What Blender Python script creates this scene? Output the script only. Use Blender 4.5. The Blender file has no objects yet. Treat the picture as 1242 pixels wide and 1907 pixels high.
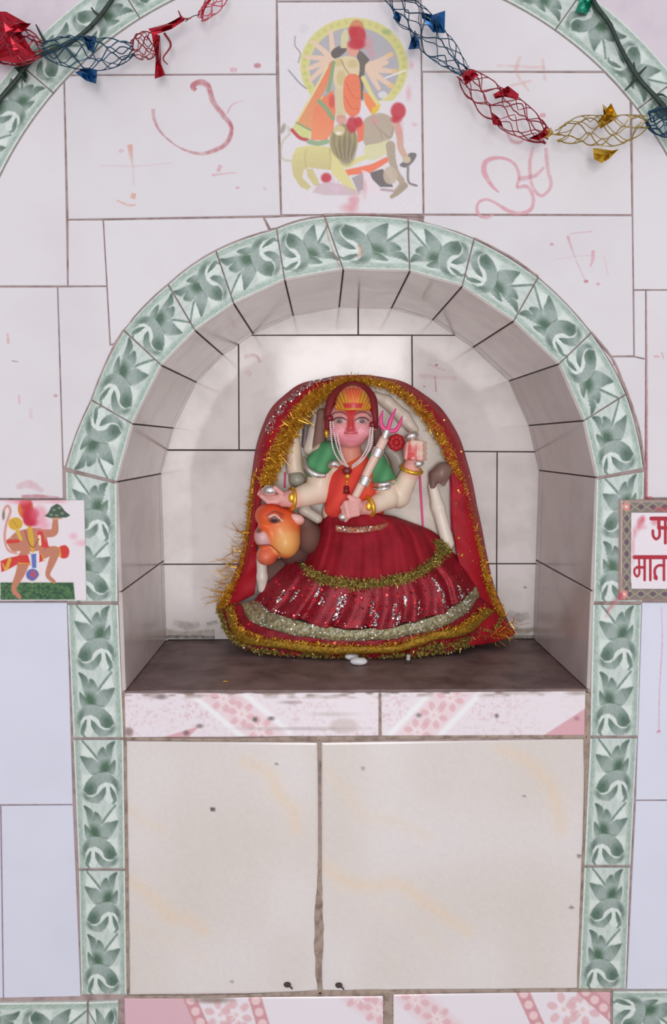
import bpy, bmesh, math, random
import numpy as np
from mathutils import Vector

random.seed(7)
RNG = np.random.default_rng(11)
SC = bpy.context.scene
COL = SC.collection

# ------------------------------------------------------------------ camera, world, lights, exposure
F_PX = 1480.0
CAM = np.array([0.0, -1.2, 1.45])
PITCH = math.atan(128 / F_PX)
YAW = math.atan(18 / F_PX)
FWD = np.array([math.sin(YAW) * math.cos(PITCH), math.cos(YAW) * math.cos(PITCH), -math.sin(PITCH)])
RIGHT = np.array([math.cos(YAW), -math.sin(YAW), 0.0])
UP = np.cross(RIGHT, FWD)

cam_data = bpy.data.cameras.new('camera')
cam_data.sensor_width = 36.0
cam_data.lens = F_PX / 1907.0 * 36.0
cam_data.clip_start = 0.01
cam = bpy.data.objects.new('camera', cam_data)
COL.objects.link(cam)
cam.location = CAM
cam.rotation_euler = Vector(FWD).to_track_quat('-Z', 'Y').to_euler()
SC.camera = cam

world = bpy.data.worlds.new('world')
SC.world = world
world.use_nodes = True
bg = world.node_tree.nodes['Background']
bg.inputs[0].default_value = (0.93, 0.95, 1.0, 1)
bg.inputs[1].default_value = 0.68

# daylight falling in through the doorway opposite the shrine wall
dl = bpy.data.lights.new('doorway_daylight', 'AREA')
dl.shape = 'RECTANGLE'
dl.size, dl.size_y = 0.95, 2.0
dl.energy = 62
dl.color = (1.0, 0.968, 0.96)
dlo = bpy.data.objects.new('doorway_daylight', dl)
COL.objects.link(dlo)
dlo.location = (0.15, -4.2, 1.28)
dlo.rotation_euler = (math.radians(90), 0, 0)

SC.view_settings.view_transform = 'Standard'
SC.view_settings.look = 'None'
SC.view_settings.exposure = 0.0
SC.view_settings.gamma = 1.0
SC.view_settings.use_curve_mapping = False

# ------------------------------------------------------------------ helpers
def W(px, py, y=0.0):
    d = FWD + (px - 621.0) / F_PX * RIGHT - (py - 953.5) / F_PX * UP
    return CAM + d * ((y - CAM[1]) / d[1])

def PXM(y):                                    # metres per photo pixel at depth y
    return (y - CAM[1]) / F_PX

def lin(c):
    c = np.asarray(c, float) / 255.0
    return np.where(c <= 0.04045, c / 12.92, ((c + 0.055) / 1.055) ** 2.4)

def A(c, k=0.86):                              # surface colour of something seen as sRGB c
    return np.clip(lin(c) / k, 0.0, 0.92)

def link(o, parent=None):
    COL.objects.link(o)
    if parent is not None:
        o.parent = parent
    return o

def tag(o, label=None, cat=None, group=None, kind=None):
    if label: o['label'] = label
    if cat: o['category'] = cat
    if group: o['group'] = group
    if kind: o['kind'] = kind
    return o

def empty(name, loc):
    o = bpy.data.objects.new(name, None)
    o.empty_display_size = 0.02
    o.location = loc
    return link(o)

def mesh_obj(name, verts, faces, mat, parent=None, smooth=False, cols=None, origin=None):
    verts = np.asarray(verts, float).reshape(-1, 3)
    off = np.zeros(3)
    if origin is not None:
        off = np.asarray(origin, float)
    elif parent is not None:
        p = parent
        while p is not None:
            off = off + np.array(p.location); p = p.parent
    me = bpy.data.meshes.new(name)
    me.from_pydata((verts - off).tolist(), [], [list(map(int, f)) for f in faces])
    if cols is not None:
        cols = np.asarray(cols, float)
        if cols.shape[1] == 3:
            cols = np.c_[cols, np.ones(len(cols))]
        at = me.color_attributes.new('col', 'FLOAT_COLOR', 'POINT')
        at.data.foreach_set('color', cols.astype(np.float32).ravel())
    if mat is not None:
        me.materials.append(mat)
    if smooth:
        me.polygons.foreach_set('use_smooth', [True] * len(me.polygons))
    me.update()
    o = bpy.data.objects.new(name, me)
    if origin is not None:
        o.location = off
    return link(o, parent)

class MB:                                       # collects shapes for ONE mesh
    def __init__(s): s.v, s.f, s.n = [], [], 0
    def add(s, v, f):
        v = np.asarray(v, float).reshape(-1, 3)
        s.v.append(v); s.f += [[i + s.n for i in q] for q in f]; s.n += len(v)
    def build(s, name, mat, parent=None, smooth=False, cols=None, origin=None):
        return mesh_obj(name, np.vstack(s.v), s.f, mat, parent, smooth, cols, origin)

def tube(mb, pts, r, n=8, cap=True):
    pts = np.asarray(pts, float); m = len(pts)
    r = np.broadcast_to(np.asarray(r, float), (m,))
    t = np.gradient(pts, axis=0); t /= np.linalg.norm(t, axis=1)[:, None] + 1e-12
    up = np.array([0, -1.0, 0.0])
    if abs(t[0] @ up) > .9: up = np.array([0, 0, 1.0])
    a = np.cross(t[0], up); a /= np.linalg.norm(a)
    V = []
    for i in range(m):
        a = a - t[i] * (a @ t[i]); a /= np.linalg.norm(a) + 1e-12
        b = np.cross(t[i], a)
        ang = np.arange(n) * 2 * math.pi / n
        V.append(pts[i] + r[i] * (np.cos(ang)[:, None] * a + np.sin(ang)[:, None] * b))
    F = [[i * n + j, i * n + (j + 1) % n, (i + 1) * n + (j + 1) % n, (i + 1) * n + j] for i in range(m - 1) for j in range(n)]
    if cap:
        F += [list(range(n))[::-1], [(m - 1) * n + j for j in range(n)]]
    mb.add(np.vstack(V), F)

def sphere(mb, c, r, nu=10, nv=7, M=None):
    r = np.broadcast_to(np.asarray(r, float), (3,))
    V = [[0, 0, 1]]
    for i in range(1, nv):
        th = math.pi * i / nv
        for j in range(nu):
            ph = 2 * math.pi * j / nu
            V.append([math.sin(th) * math.cos(ph), math.sin(th) * math.sin(ph), math.cos(th)])
    V.append([0, 0, -1])
    F = [[0, 1 + j, 1 + (j + 1) % nu] for j in range(nu)]
    for i in range(nv - 2):
        b = 1 + i * nu
        F += [[b + j, b + nu + j, b + nu + (j + 1) % nu, b + (j + 1) % nu] for j in range(nu)]
    b = 1 + (nv - 2) * nu
    F += [[b + j, b + nu, b + (j + 1) % nu] for j in range(nu)]
    V = np.array(V, float) * r
    if M is not None: V = V @ np.asarray(M).T
    mb.add(V + np.asarray(c), F)

def catmull(pts, n, closed=False):
    P = np.asarray(pts, float); m = len(P)
    if m == 2:
        t = np.linspace(0, 1, n)[:, None]; return P[0] * (1 - t) + P[1] * t
    Q = np.vstack([P[-1], P, P[0], P[1]]) if closed else np.vstack([2 * P[0] - P[1], P, 2 * P[-1] - P[-2]])
    seg = m if closed else m - 1
    d = np.linalg.norm(np.diff(np.vstack([P, P[:1]]) if closed else P, axis=0), axis=1) + 1e-9
    cum = np.r_[0, np.cumsum(d)]
    s = np.linspace(0, cum[-1], n, endpoint=not closed)
    k = np.clip(np.searchsorted(cum, s, side='right') - 1, 0, seg - 1)
    t = ((s - cum[k]) / d[k])[:, None]
    p0, p1, p2, p3 = Q[k], Q[k + 1], Q[k + 2], Q[k + 3]
    return 0.5 * (2 * p1 + (p2 - p0) * t + (2 * p0 - 5 * p1 + 4 * p2 - p3) * t ** 2 + (3 * p1 - p0 - 3 * p2 + p3) * t ** 3)

def poly_sdf(X, Y, pts):
    P = np.asarray(pts, float)
    d = np.full(X.shape, 1e9); ins = np.zeros(X.shape, bool)
    for (ax, ay), (bx, by) in zip(P, np.roll(P, -1, 0)):
        ex, ey = bx - ax, by - ay
        t = np.clip(((X - ax) * ex + (Y - ay) * ey) / (ex * ex + ey * ey + 1e-12), 0, 1)
        d = np.minimum(d, np.hypot(X - ax - t * ex, Y - ay - t * ey))
        if abs(ey) > 1e-12:
            c = ((ay <= Y) != (by <= Y)) & (X < ax + (Y - ay) / ey * ex)
            ins ^= c
    return np.where(ins, -d, d)

class Canvas:                                    # paints a flat print onto points (X, Y); colours are sRGB 0-255
    def __init__(s, X, Y, base):
        s.X, s.Y = np.asarray(X, float), np.asarray(Y, float)
        s.C = np.tile(np.asarray(base, float), (len(s.X), 1)); s.A = np.zeros(len(s.X)); s.H = np.zeros(len(s.X))
        s.f = lambda p: np.asarray(p, float)
    def mix(s, cov, col, col2=None, g=None, h=0.0):
        col = np.asarray(col, float)
        if col2 is not None:
            p0, p1 = s.f(g[0]), s.f(g[1]); e = p1 - p0
            t = np.clip(((s.X - p0[0]) * e[0] + (s.Y - p0[1]) * e[1]) / (e @ e), 0, 1)[:, None]
            col = col * (1 - t) + np.asarray(col2, float) * t
        c = cov[:, None]
        s.C = s.C * (1 - c) + col * c
        s.A = np.maximum(s.A, cov)
        if h: s.H = s.H * (1 - cov) + h * cov
    def poly(s, pts, col, soft=0.8, alpha=1.0, smooth=False, col2=None, g=None, mask=None, h=0.0):
        P = np.array([s.f(p) for p in pts])
        if smooth: P = catmull(P, len(P) * 5, True)
        cov = np.clip(0.5 - poly_sdf(s.X, s.Y, P) / (2 * soft), 0, 1) * alpha
        if mask is not None: cov = cov * mask
        s.mix(cov, col, col2, g, h)
    def ell(s, c, r, col, soft=0.8, alpha=1.0, rot=0.0, mask=None, col2=None, g=None, h=0.0):
        c = s.f(c); sc = np.linalg.norm(s.f((1, 0)) - s.f((0, 0)))
        rx, ry = r[0] * sc, r[1] * sc
        a = math.radians(rot); x, y = s.X - c[0], s.Y - c[1]
        x, y = x * math.cos(a) + y * math.sin(a), -x * math.sin(a) + y * math.cos(a)
        q = np.hypot(x / rx, y / ry); d = (q - 1) * min(rx, ry)
        cov = np.clip(0.5 - d / (2 * soft), 0, 1) * alpha
        if mask is not None: cov = cov * mask
        s.mix(cov, col, col2, g, h)
    def stroke(s, pts, w, col, soft=0.8, alpha=1.0, smooth=True, h=0.0):
        P = np.array([s.f(p) for p in pts]); sc = np.linalg.norm(s.f((1, 0)) - s.f((0, 0)))
        if smooth and len(P) > 2: P = catmull(P, len(P) * 6)
        w = np.interp(np.linspace(0, 1, len(P)), np.linspace(0, 1, np.size(w)), np.atleast_1d(w)) * sc / 2
        d = np.full(s.X.shape, 1e9)
        for i in range(len(P) - 1):
            a, b = P[i], P[i + 1]; e = b - a
            t = np.clip(((s.X - a[0]) * e[0] + (s.Y - a[1]) * e[1]) / (e @ e + 1e-12), 0, 1)
            d = np.minimum(d, np.hypot(s.X - a[0] - t * e[0], s.Y - a[1] - t * e[1]) - (w[i] * (1 - t) + w[i + 1] * t))
        s.mix(np.clip(0.5 - d / (2 * soft), 0, 1) * alpha, col, h=h)
    def speckle(s, amp, cell):
        n = vnoise(s.X / cell, s.Y / cell); s.C = s.C + (n - 0.5)[:, None] * amp

def vnoise(x, y, seed=0):
    def hsh(i, j):
        v = np.sin(i * 127.1 + j * 311.7 + seed * 17.3) * 43758.5453; return v - np.floor(v)
    i, j = np.floor(x), np.floor(y); a, b = x - i, y - j
    a, b = a * a * (3 - 2 * a), b * b * (3 - 2 * b)
    return (hsh(i, j) * (1 - a) + hsh(i + 1, j) * a) * (1 - b) + (hsh(i, j + 1) * (1 - a) + hsh(i + 1, j + 1) * a) * b

# ------------------------------------------------------------------ materials
MATS = {}
def mat(name, col=(0.8, 0.8, 0.8), rough=0.4, metal=0.0, col2=None, nscale=40.0, nlow=0.45, nhigh=0.75, vcol=False, bump=0.0, bscale=200.0,
        spec=0.5, coat=0.0, vary=0.0, alpha_attr=False, sheen=0.0, rough2=None, sss=0.0):
    if name in MATS: return MATS[name]
    m = bpy.data.materials.new(name); m.use_nodes = True
    nt = m.node_tree; N, L = nt.nodes, nt.links
    b = N['Principled BSDF']
    b.inputs['Roughness'].default_value = rough
    b.inputs['Metallic'].default_value = metal
    b.inputs['Specular IOR Level'].default_value = spec
    b.inputs['Coat Weight'].default_value = coat
    b.inputs['Coat Roughness'].default_value = 0.08
    if sheen: b.inputs['Sheen Weight'].default_value = sheen
    tc = N.new('ShaderNodeTexCoord')
    src = None
    if vcol:
        at = N.new('ShaderNodeAttribute'); at.attribute_name = 'col'; src = at.outputs['Color']
        if alpha_attr:
            nz = N.new('ShaderNodeTexNoise'); nz.inputs['Scale'].default_value = 110; L.new(tc.outputs['Object'], nz.inputs['Vector'])
            mr = N.new('ShaderNodeMapRange'); mr.inputs[1].default_value = 0.3; mr.inputs[2].default_value = 0.62; mr.inputs[3].default_value = 0.45; mr.inputs[4].default_value = 1.0
            L.new(nz.outputs['Fac'], mr.inputs[0])
            mu = N.new('ShaderNodeMath'); mu.operation = 'MULTIPLY'; L.new(at.outputs['Alpha'], mu.inputs[0]); L.new(mr.outputs[0], mu.inputs[1])
            L.new(mu.outputs[0], b.inputs['Alpha'])
    else:
        rgb = N.new('ShaderNodeRGB'); rgb.outputs[0].default_value = (*col, 1); src = rgb.outputs[0]
    if col2 is not None:
        nz = N.new('ShaderNodeTexNoise'); nz.inputs['Scale'].default_value = nscale; nz.inputs['Detail'].default_value = 5
        L.new(tc.outputs['Object'], nz.inputs['Vector'])
        mr = N.new('ShaderNodeMapRange'); mr.inputs[1].default_value = nlow; mr.inputs[2].default_value = nhigh; L.new(nz.outputs['Fac'], mr.inputs[0])
        mx = N.new('ShaderNodeMix'); mx.data_type = 'RGBA'; L.new(mr.outputs[0], mx.inputs[0]); L.new(src, mx.inputs[6]); mx.inputs[7].default_value = (*col2, 1)
        src = mx.outputs[2]
        if rough2 is not None:
            m2 = N.new('ShaderNodeMapRange'); m2.inputs[3].default_value = rough; m2.inputs[4].default_value = rough2; L.new(mr.outputs[0], m2.inputs[0]); L.new(m2.outputs[0], b.inputs['Roughness'])
    if vary:
        oi = N.new('ShaderNodeObjectInfo')
        hs = N.new('ShaderNodeHueSaturation'); mr = N.new('ShaderNodeMapRange'); mr.inputs[3].default_value = 1 - vary; mr.inputs[4].default_value = 1 + vary
        L.new(oi.outputs['Random'], mr.inputs[0]); L.new(mr.outputs[0], hs.inputs['Value']); L.new(src, hs.inputs['Color']); src = hs.outputs[0]
    L.new(src, b.inputs['Base Color'])
    if sss:
        b.inputs['Subsurface Weight'].default_value = sss; b.inputs['Subsurface Scale'].default_value = 0.01
    if bump:
        nz = N.new('ShaderNodeTexNoise'); nz.inputs['Scale'].default_value = bscale; nz.inputs['Detail'].default_value = 4
        L.new(tc.outputs['Object'], nz.inputs['Vector'])
        bp = N.new('ShaderNodeBump'); bp.inputs['Strength'].default_value = bump; bp.inputs['Distance'].default_value = 0.002
        L.new(nz.outputs['Fac'], bp.inputs['Height']); L.new(bp.outputs[0], b.inputs['Normal'])
    MATS[name] = m
    return m

M_WHITE = mat('white_glazed_tile', A((215, 210, 213)), 0.13, col2=A((210, 204, 208)), nscale=9, vary=0.018, bump=0.03, bscale=25)
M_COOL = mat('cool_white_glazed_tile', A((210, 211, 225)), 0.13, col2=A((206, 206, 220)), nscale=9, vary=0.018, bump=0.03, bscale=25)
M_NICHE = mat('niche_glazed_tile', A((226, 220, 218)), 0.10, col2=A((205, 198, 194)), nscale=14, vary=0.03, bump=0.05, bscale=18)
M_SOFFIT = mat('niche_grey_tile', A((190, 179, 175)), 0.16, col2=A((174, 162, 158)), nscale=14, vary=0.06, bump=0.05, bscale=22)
M_BORDER = mat('green_border_print', vcol=True, rough=0.22)
M_PRINT = mat('printed_glaze', vcol=True, rough=0.2)
M_GROUT = mat('wall_grout', A((168, 148, 146)), 0.9, col2=A((130, 108, 104)), nscale=60)
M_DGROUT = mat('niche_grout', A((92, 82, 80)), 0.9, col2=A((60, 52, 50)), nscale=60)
M_PLASTER = mat('lavender_paint', A((206, 195, 203)), 0.75, col2=A((197, 185, 195)), nscale=30, bump=0.15, bscale=120)
M_CEMENT = mat('dirty_cement', A((160, 142, 130)), 0.9, col2=A((112, 94, 84)), nscale=70, bump=0.4, bscale=300)
M_SHELF = mat('grimy_shelf_stone', A((126, 104, 101)), 0.5, col2=A((84, 66, 63)), nscale=22, nlow=0.35, nhigh=0.7, bump=0.2, bscale=60)
M_MARK = mat('red_powder_paint', vcol=True, rough=0.6, alpha_attr=True)
M_DIRT = mat('dark_grime', A((70, 58, 55)), 0.9)

# ------------------------------------------------------------------ tile builders
def area2(P):
    P = np.asarray(P); x, y = P[:, 0], P[:, 1]
    return float(np.sum(x * np.roll(y, -1) - np.roll(x, -1) * y))

def inset(P, d):
    P = np.asarray(P, float)
    keep = [i for i in range(len(P)) if np.linalg.norm(P[i] - P[i - 1]) > 2.2]
    P = P[keep]
    if area2(P) < 0: P = P[::-1]
    n = len(P); out = []
    for i in range(n):
        a, b, c = P[i - 1], P[i], P[(i + 1) % n]
        e1 = (b - a) / np.linalg.norm(b - a); e2 = (c - b) / np.linalg.norm(c - b)
        n1 = np.array([-e1[1], e1[0]]); n2 = np.array([-e2[1], e2[0]])
        m = n1 + n2; q = 1 + n1 @ n2
        m = m / max(q, 0.35)
        out.append(b + m * d)
    return np.array(out)

def clip_convex(S, K):                            # Sutherland-Hodgman, K convex
    K = np.asarray(K, float)
    if area2(K) < 0: K = K[::-1]
    S = [np.asarray(p, float) for p in S]
    for a, b in zip(K, np.roll(K, -1, 0)):
        out = []
        ins = lambda p: (b[0] - a[0]) * (p[1] - a[1]) - (b[1] - a[1]) * (p[0] - a[0]) >= 0
        for i in range(len(S)):
            p, q = S[i - 1], S[i]
            ip, iq = ins(p), ins(q)
            if ip != iq:
                e = b - a; d = q - p
                t = ((a[0] - p[0]) * e[1] - (a[1] - p[1]) * e[0]) / (d[0] * e[1] - d[1] * e[0])
                out.append(p + t * d)
            if iq: out.append(q)
        S = out
        if not S: return []
    return S

def poly_tile(name, P, mat_, parent, y=0.0, gap=1.3, back=0.008, bev=0.0009):
    """a tile cut to the outline P (photo pixels on the wall plane): chamfered front face, real thickness"""
    Q = inset(P, gap); Q2 = inset(Q, bev / PXM(y))
    if len(Q2) != len(Q): Q = Q2 = Q2
    n = len(Q)
    V = [W(p[0], p[1], y) for p in Q2] + [W(p[0], p[1], y) + np.array([0, bev * .8, 0]) for p in Q] + [W(p[0], p[1], y) + np.array([0, back, 0]) for p in Q]
    f = [list(range(n))]
    for r in (0, 1):
        f += [[r * n + i, (r + 1) * n + i, (r + 1) * n + (i + 1) % n, r * n + (i + 1) % n] for i in range(n)]
    o = mesh_obj(name, V, f, mat_, parent)
    me = o.data
    bm = bmesh.new(); bm.from_mesh(me); bmesh.ops.recalc_face_normals(bm, faces=bm.faces); bm.to_mesh(me); bm.free()
    return o

def grid_tile(name, quad, nu, nv, paint, mat_, parent, y=0.0, gap=1.2, back=0.008, bulge=0.0, origin=None, relief=0.0):
    """a printed tile: quad = 4 photo pixels (s0r0, s1r0, s1r1, s0r1); paint(s, r) -> sRGB colours (and relief) per point"""
    q = np.asarray(quad, float)
    c = q.mean(0); Ls = np.linalg.norm(q[1] - q[0]); Lr = np.linalg.norm(q[3] - q[0])
    gs, gr = gap / Ls, gap / Lr
    s = np.linspace(gs, 1 - gs, nu); r = np.linspace(gr, 1 - gr, nv)
    S, R = np.meshgrid(s, r, indexing='ij'); S, R = S.ravel(), R.ravel()
    P = ((1 - S) * (1 - R))[:, None] * q[0] + (S * (1 - R))[:, None] * q[1] + (S * R)[:, None] * q[2] + ((1 - S) * R)[:, None] * q[3]
    if bulge:
        nrm = (q[2] + q[3] - q[0] - q[1]); nrm /= np.linalg.norm(nrm)
        P = P + nrm * (4 * S * (1 - S) * R * bulge)[:, None]
    C, H = paint(S, R, P)
    V = np.array([W(p[0], p[1], y) for p in P])
    edge = np.minimum(np.minimum(S - gs, 1 - gs - S) * Ls, np.minimum(R - gr, 1 - gr - R) * Lr)
    V[:, 1] += np.where(edge < 0.2, 0.0007, 0.0) - relief * H
    F = [[i * nv + j, i * nv + j + 1, (i + 1) * nv + j + 1, (i + 1) * nv + j] for i in range(nu - 1) for j in range(nv - 1)]
    b = [i * nv for i in range(nu)] + [(nu - 1) * nv + j for j in range(1, nv)] + [i * nv + nv - 1 for i in range(nu - 2, -1, -1)] + [j for j in range(nv - 2, 0, -1)]
    n0 = len(V); Vb = V[b].copy(); Vb[:, 1] = y + back
    V = np.vstack([V, Vb]); Cb = np.tile([205., 208., 200.], (len(b), 1))
    m = len(b)
    F += [[b[i], b[(i + 1) % m], n0 + (i + 1) % m, n0 + i] for i in range(m)]
    o = mesh_obj(name, V, F, mat_, parent, cols=A(np.vstack([C, Cb])), origin=origin)
    bm = bmesh.new(); bm.from_mesh(o.data); bmesh.ops.recalc_face_normals(bm, faces=bm.faces); bm.to_mesh(o.data); bm.free()
    return o

# ------------------------------------------------------------------ outlines (photo pixels on the wall plane)
AIN = [(217, 897), (246, 789), (300, 680), (363, 615), (435, 565), (530, 521), (639, 501), (763, 504), (861, 532), (957, 597), (1042, 677), (1088, 783), (1112, 889)]
AOUT = [(122, 872), (170, 745), (230, 615), (313, 530), (402, 467), (515, 426), (604, 403), (760, 407), (883, 445), (1002, 517), (1101, 620), (1166, 734), (1199, 873)]
BULGE = 4.0
def arc_out(i0, i1):                              # outer edge of the niche border from joint i0 to i1, with its bulge
    out = []
    step = 1 if i1 > i0 else -1
    for i in range(i0, i1, step):
        a, b = np.array(AOUT[i], float), np.array(AOUT[i + step], float)
        j = min(i, i + step)
        nrm = np.array(AOUT[j], float) + AOUT[j + 1] - AIN[j] - AIN[j + 1]; nrm /= np.linalg.norm(nrm)
        for t in (0, .25, .5, .75):
            out.append(tuple(a * (1 - t) + b * t + nrm * 4 * t * (1 - t) * BULGE))
    out.append(AOUT[i1])
    return out

BC, BR, BR2 = np.array([631.0, 627.0]), 700.0, 790.0
def bigarc(R, a0, a1, n):
    a = np.radians(np.linspace(a0, a1, n))
    return [tuple(BC + R * np.array([math.sin(t), -math.cos(t)])) for t in a]
BIG = bigarc(BR - 1, -90, 90, 61) + [(BC[0] + BR - 1, 1990), (BC[0] - BR + 1, 1990)]

ZS = W(650, 1286, 0)[2]                          # top of the niche shelf
NICHE_DEPTH = 0.32
GY = 0.003                                        # grout face lies this far behind the tile faces

# ------------------------------------------------------------------ the wall body with the niche cavity
hole = [W(*p, 0) for p in AIN]
hole = [np.array([hole[0][0] + .004, 0, ZS - .012])] + hole + [np.array([hole[-1][0] - .004, 0, ZS - .012])]
X0, X1, Z0, Z1 = -1.7, 1.75, 0.0, 2.75
def plate_with_hole(outer, inner, y):
    bm = bmesh.new()
    es = []
    for loop in (outer, inner):
        vs = [bm.verts.new((p[0], y, p[2])) for p in loop]
        es += [bm.edges.new((vs[i], vs[(i + 1) % len(vs)])) for i in range(len(vs))]
    bmesh.ops.triangle_fill(bm, use_beauty=True, use_dissolve=False, edges=es)
    V = [tuple(v.co) for v in bm.verts]; bm.verts.index_update()
    F = [[v.index for v in f.verts] for f in bm.faces]
    bm.free()
    return V, F
outer = [(X0, 0, Z0), (X1, 0, Z0), (X1, 0, Z1), (X0, 0, Z1)]
V, Fc = plate_with_hole(outer, hole, GY)
n0 = len(V); no, nh = 4, len(hole)
V = list(V)
for p in outer: V.append((p[0], 0.42, p[2]))
for p in hole: V.append((p[0], NICHE_DEPTH + 0.012, p[2]))
Fc = list(Fc)
Fc += [[i, (i + 1) % 4, n0 + (i + 1) % 4, n0 + i] for i in range(4)]
Fc += [[4 + i, n0 + 4 + i, n0 + 4 + (i + 1) % nh, 4 + (i + 1) % nh] for i in range(nh)]
Fc += [[n0 + 3, n0 + 2, n0 + 1, n0], [n0 + 4 + i for i in range(nh)]]
wall = mesh_obj('wall_back', V, Fc, M_GROUT)
tag(wall, 'white glazed tile wall with green floral borders around an arched niche', 'wall', kind='structure')
bm = bmesh.new(); bm.from_mesh(wall.data); bmesh.ops.recalc_face_normals(bm, faces=bm.faces); bm.to_mesh(wall.data); bm.free()
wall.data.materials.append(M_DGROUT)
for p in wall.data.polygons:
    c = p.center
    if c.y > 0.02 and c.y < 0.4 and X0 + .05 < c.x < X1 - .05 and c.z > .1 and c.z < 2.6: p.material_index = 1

# painted plaster outside the big arch
arch = [W(*p, 0) for p in bigarc(BR2, -90, 90, 49)]
arch = arch + [np.array([arch[-1][0], 0, 0.42]), np.array([arch[0][0], 0, 0.42])]
V, Fc = plate_with_hole([(X0, 0, Z0), (X1, 0, Z0), (X1, 0, Z1), (X0, 0, Z1)], arch, 0.0012)
pl = mesh_obj('plaster', V, Fc, M_PLASTER, wall)
pl['label'] = 'lavender painted plaster outside the large arch'

# floor of the room
fl = MB(); fl.add([(X0, -4.4, 0), (X1, -4.4, 0), (X1, 0.42, 0), (X0, 0.42, 0), (X0, -4.4, -.05), (X1, -4.4, -.05), (X1, 0.42, -.05), (X0, 0.42, -.05)],
                  [[0, 1, 2, 3], [7, 6, 5, 4], [0, 4, 5, 1], [1, 5, 6, 2], [2, 6, 7, 3], [3, 7, 4, 0]])
floor = fl.build('floor', mat('pale_floor_stone', A((158, 152, 148)), 0.4, col2=A((142, 135, 130)), nscale=6))
tag(floor, 'pale stone floor of the shrine room', 'floor', kind='structure')

# ------------------------------------------------------------------ white tiles
TILES = [
    [(-120, -133), (515, -133), (515, 138), (-120, 140)],
    [(119, 140), (515, 138), (523, 402), (126, 409)],
    [(-120, 40), (117, 40), (119, 150), (126, 533), (-120, 533)],
    [(126, 409), (192, 409), (199, 533), (126, 533)],
    [(192, 409), (490, 404), (502, 430)] + arc_out(5, 2)[1:-1] + [(218, 640), (205, 642), (199, 533)],
    [(490, 404), (602, 400)] + arc_out(6, 5) + [(503, 428)],
    [(107, 534), (199, 533), (205, 642), (218, 640)] + arc_out(2, 0)[1:] + [(117, 868)],
    [(-120, 534), (107, 534), (117, 868), (118, 929), (-120, 929)],
    [(-120, 1121), (125.5, 1121), (136.5, 1499), (-120, 1500)],
    [(1, 1500), (136.5, 1499), (151.5, 1857), (6, 1860)],
    [(-120, 1500), (1, 1500), (6, 1860), (-120, 1861)],
    [(515, -268), (783, -268), (783, 1), (515, 2)],
    [(783, -133), (1400, -133), (1400, 133), (785, 133)],
    [(785, 133), (1175, 134), (1178, 401), (788, 400)],
    [(788, 400), (1178, 401), (1181, 663), (1138, 664)] + arc_out(10, 7)[:-3] + [(788, 414)],
    [(1176, 60), (1450, 60), (1450, 540), (1180, 540), (1178, 401)],
    [(1180, 540), (1203, 540), (1203, 669), (1181, 664)],
    [(1138, 664), (1181, 664), (1203, 669), (1202, 868)] + arc_out(12, 10)[:-1],
    [(1203, 540), (1450, 540), (1450, 928), (1203, 928)],
    [(1194.5, 1121), (1450, 1121), (1450, 1490), (1183, 1491)],
    [(1183, 1491), (1450, 1490), (1450, 1842), (1166, 1844)],
]
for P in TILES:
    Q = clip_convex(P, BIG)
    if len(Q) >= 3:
        poly_tile('wall_tile', Q, M_COOL if min(p[1] for p in P) > 1100 else M_WHITE, wall)

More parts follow.
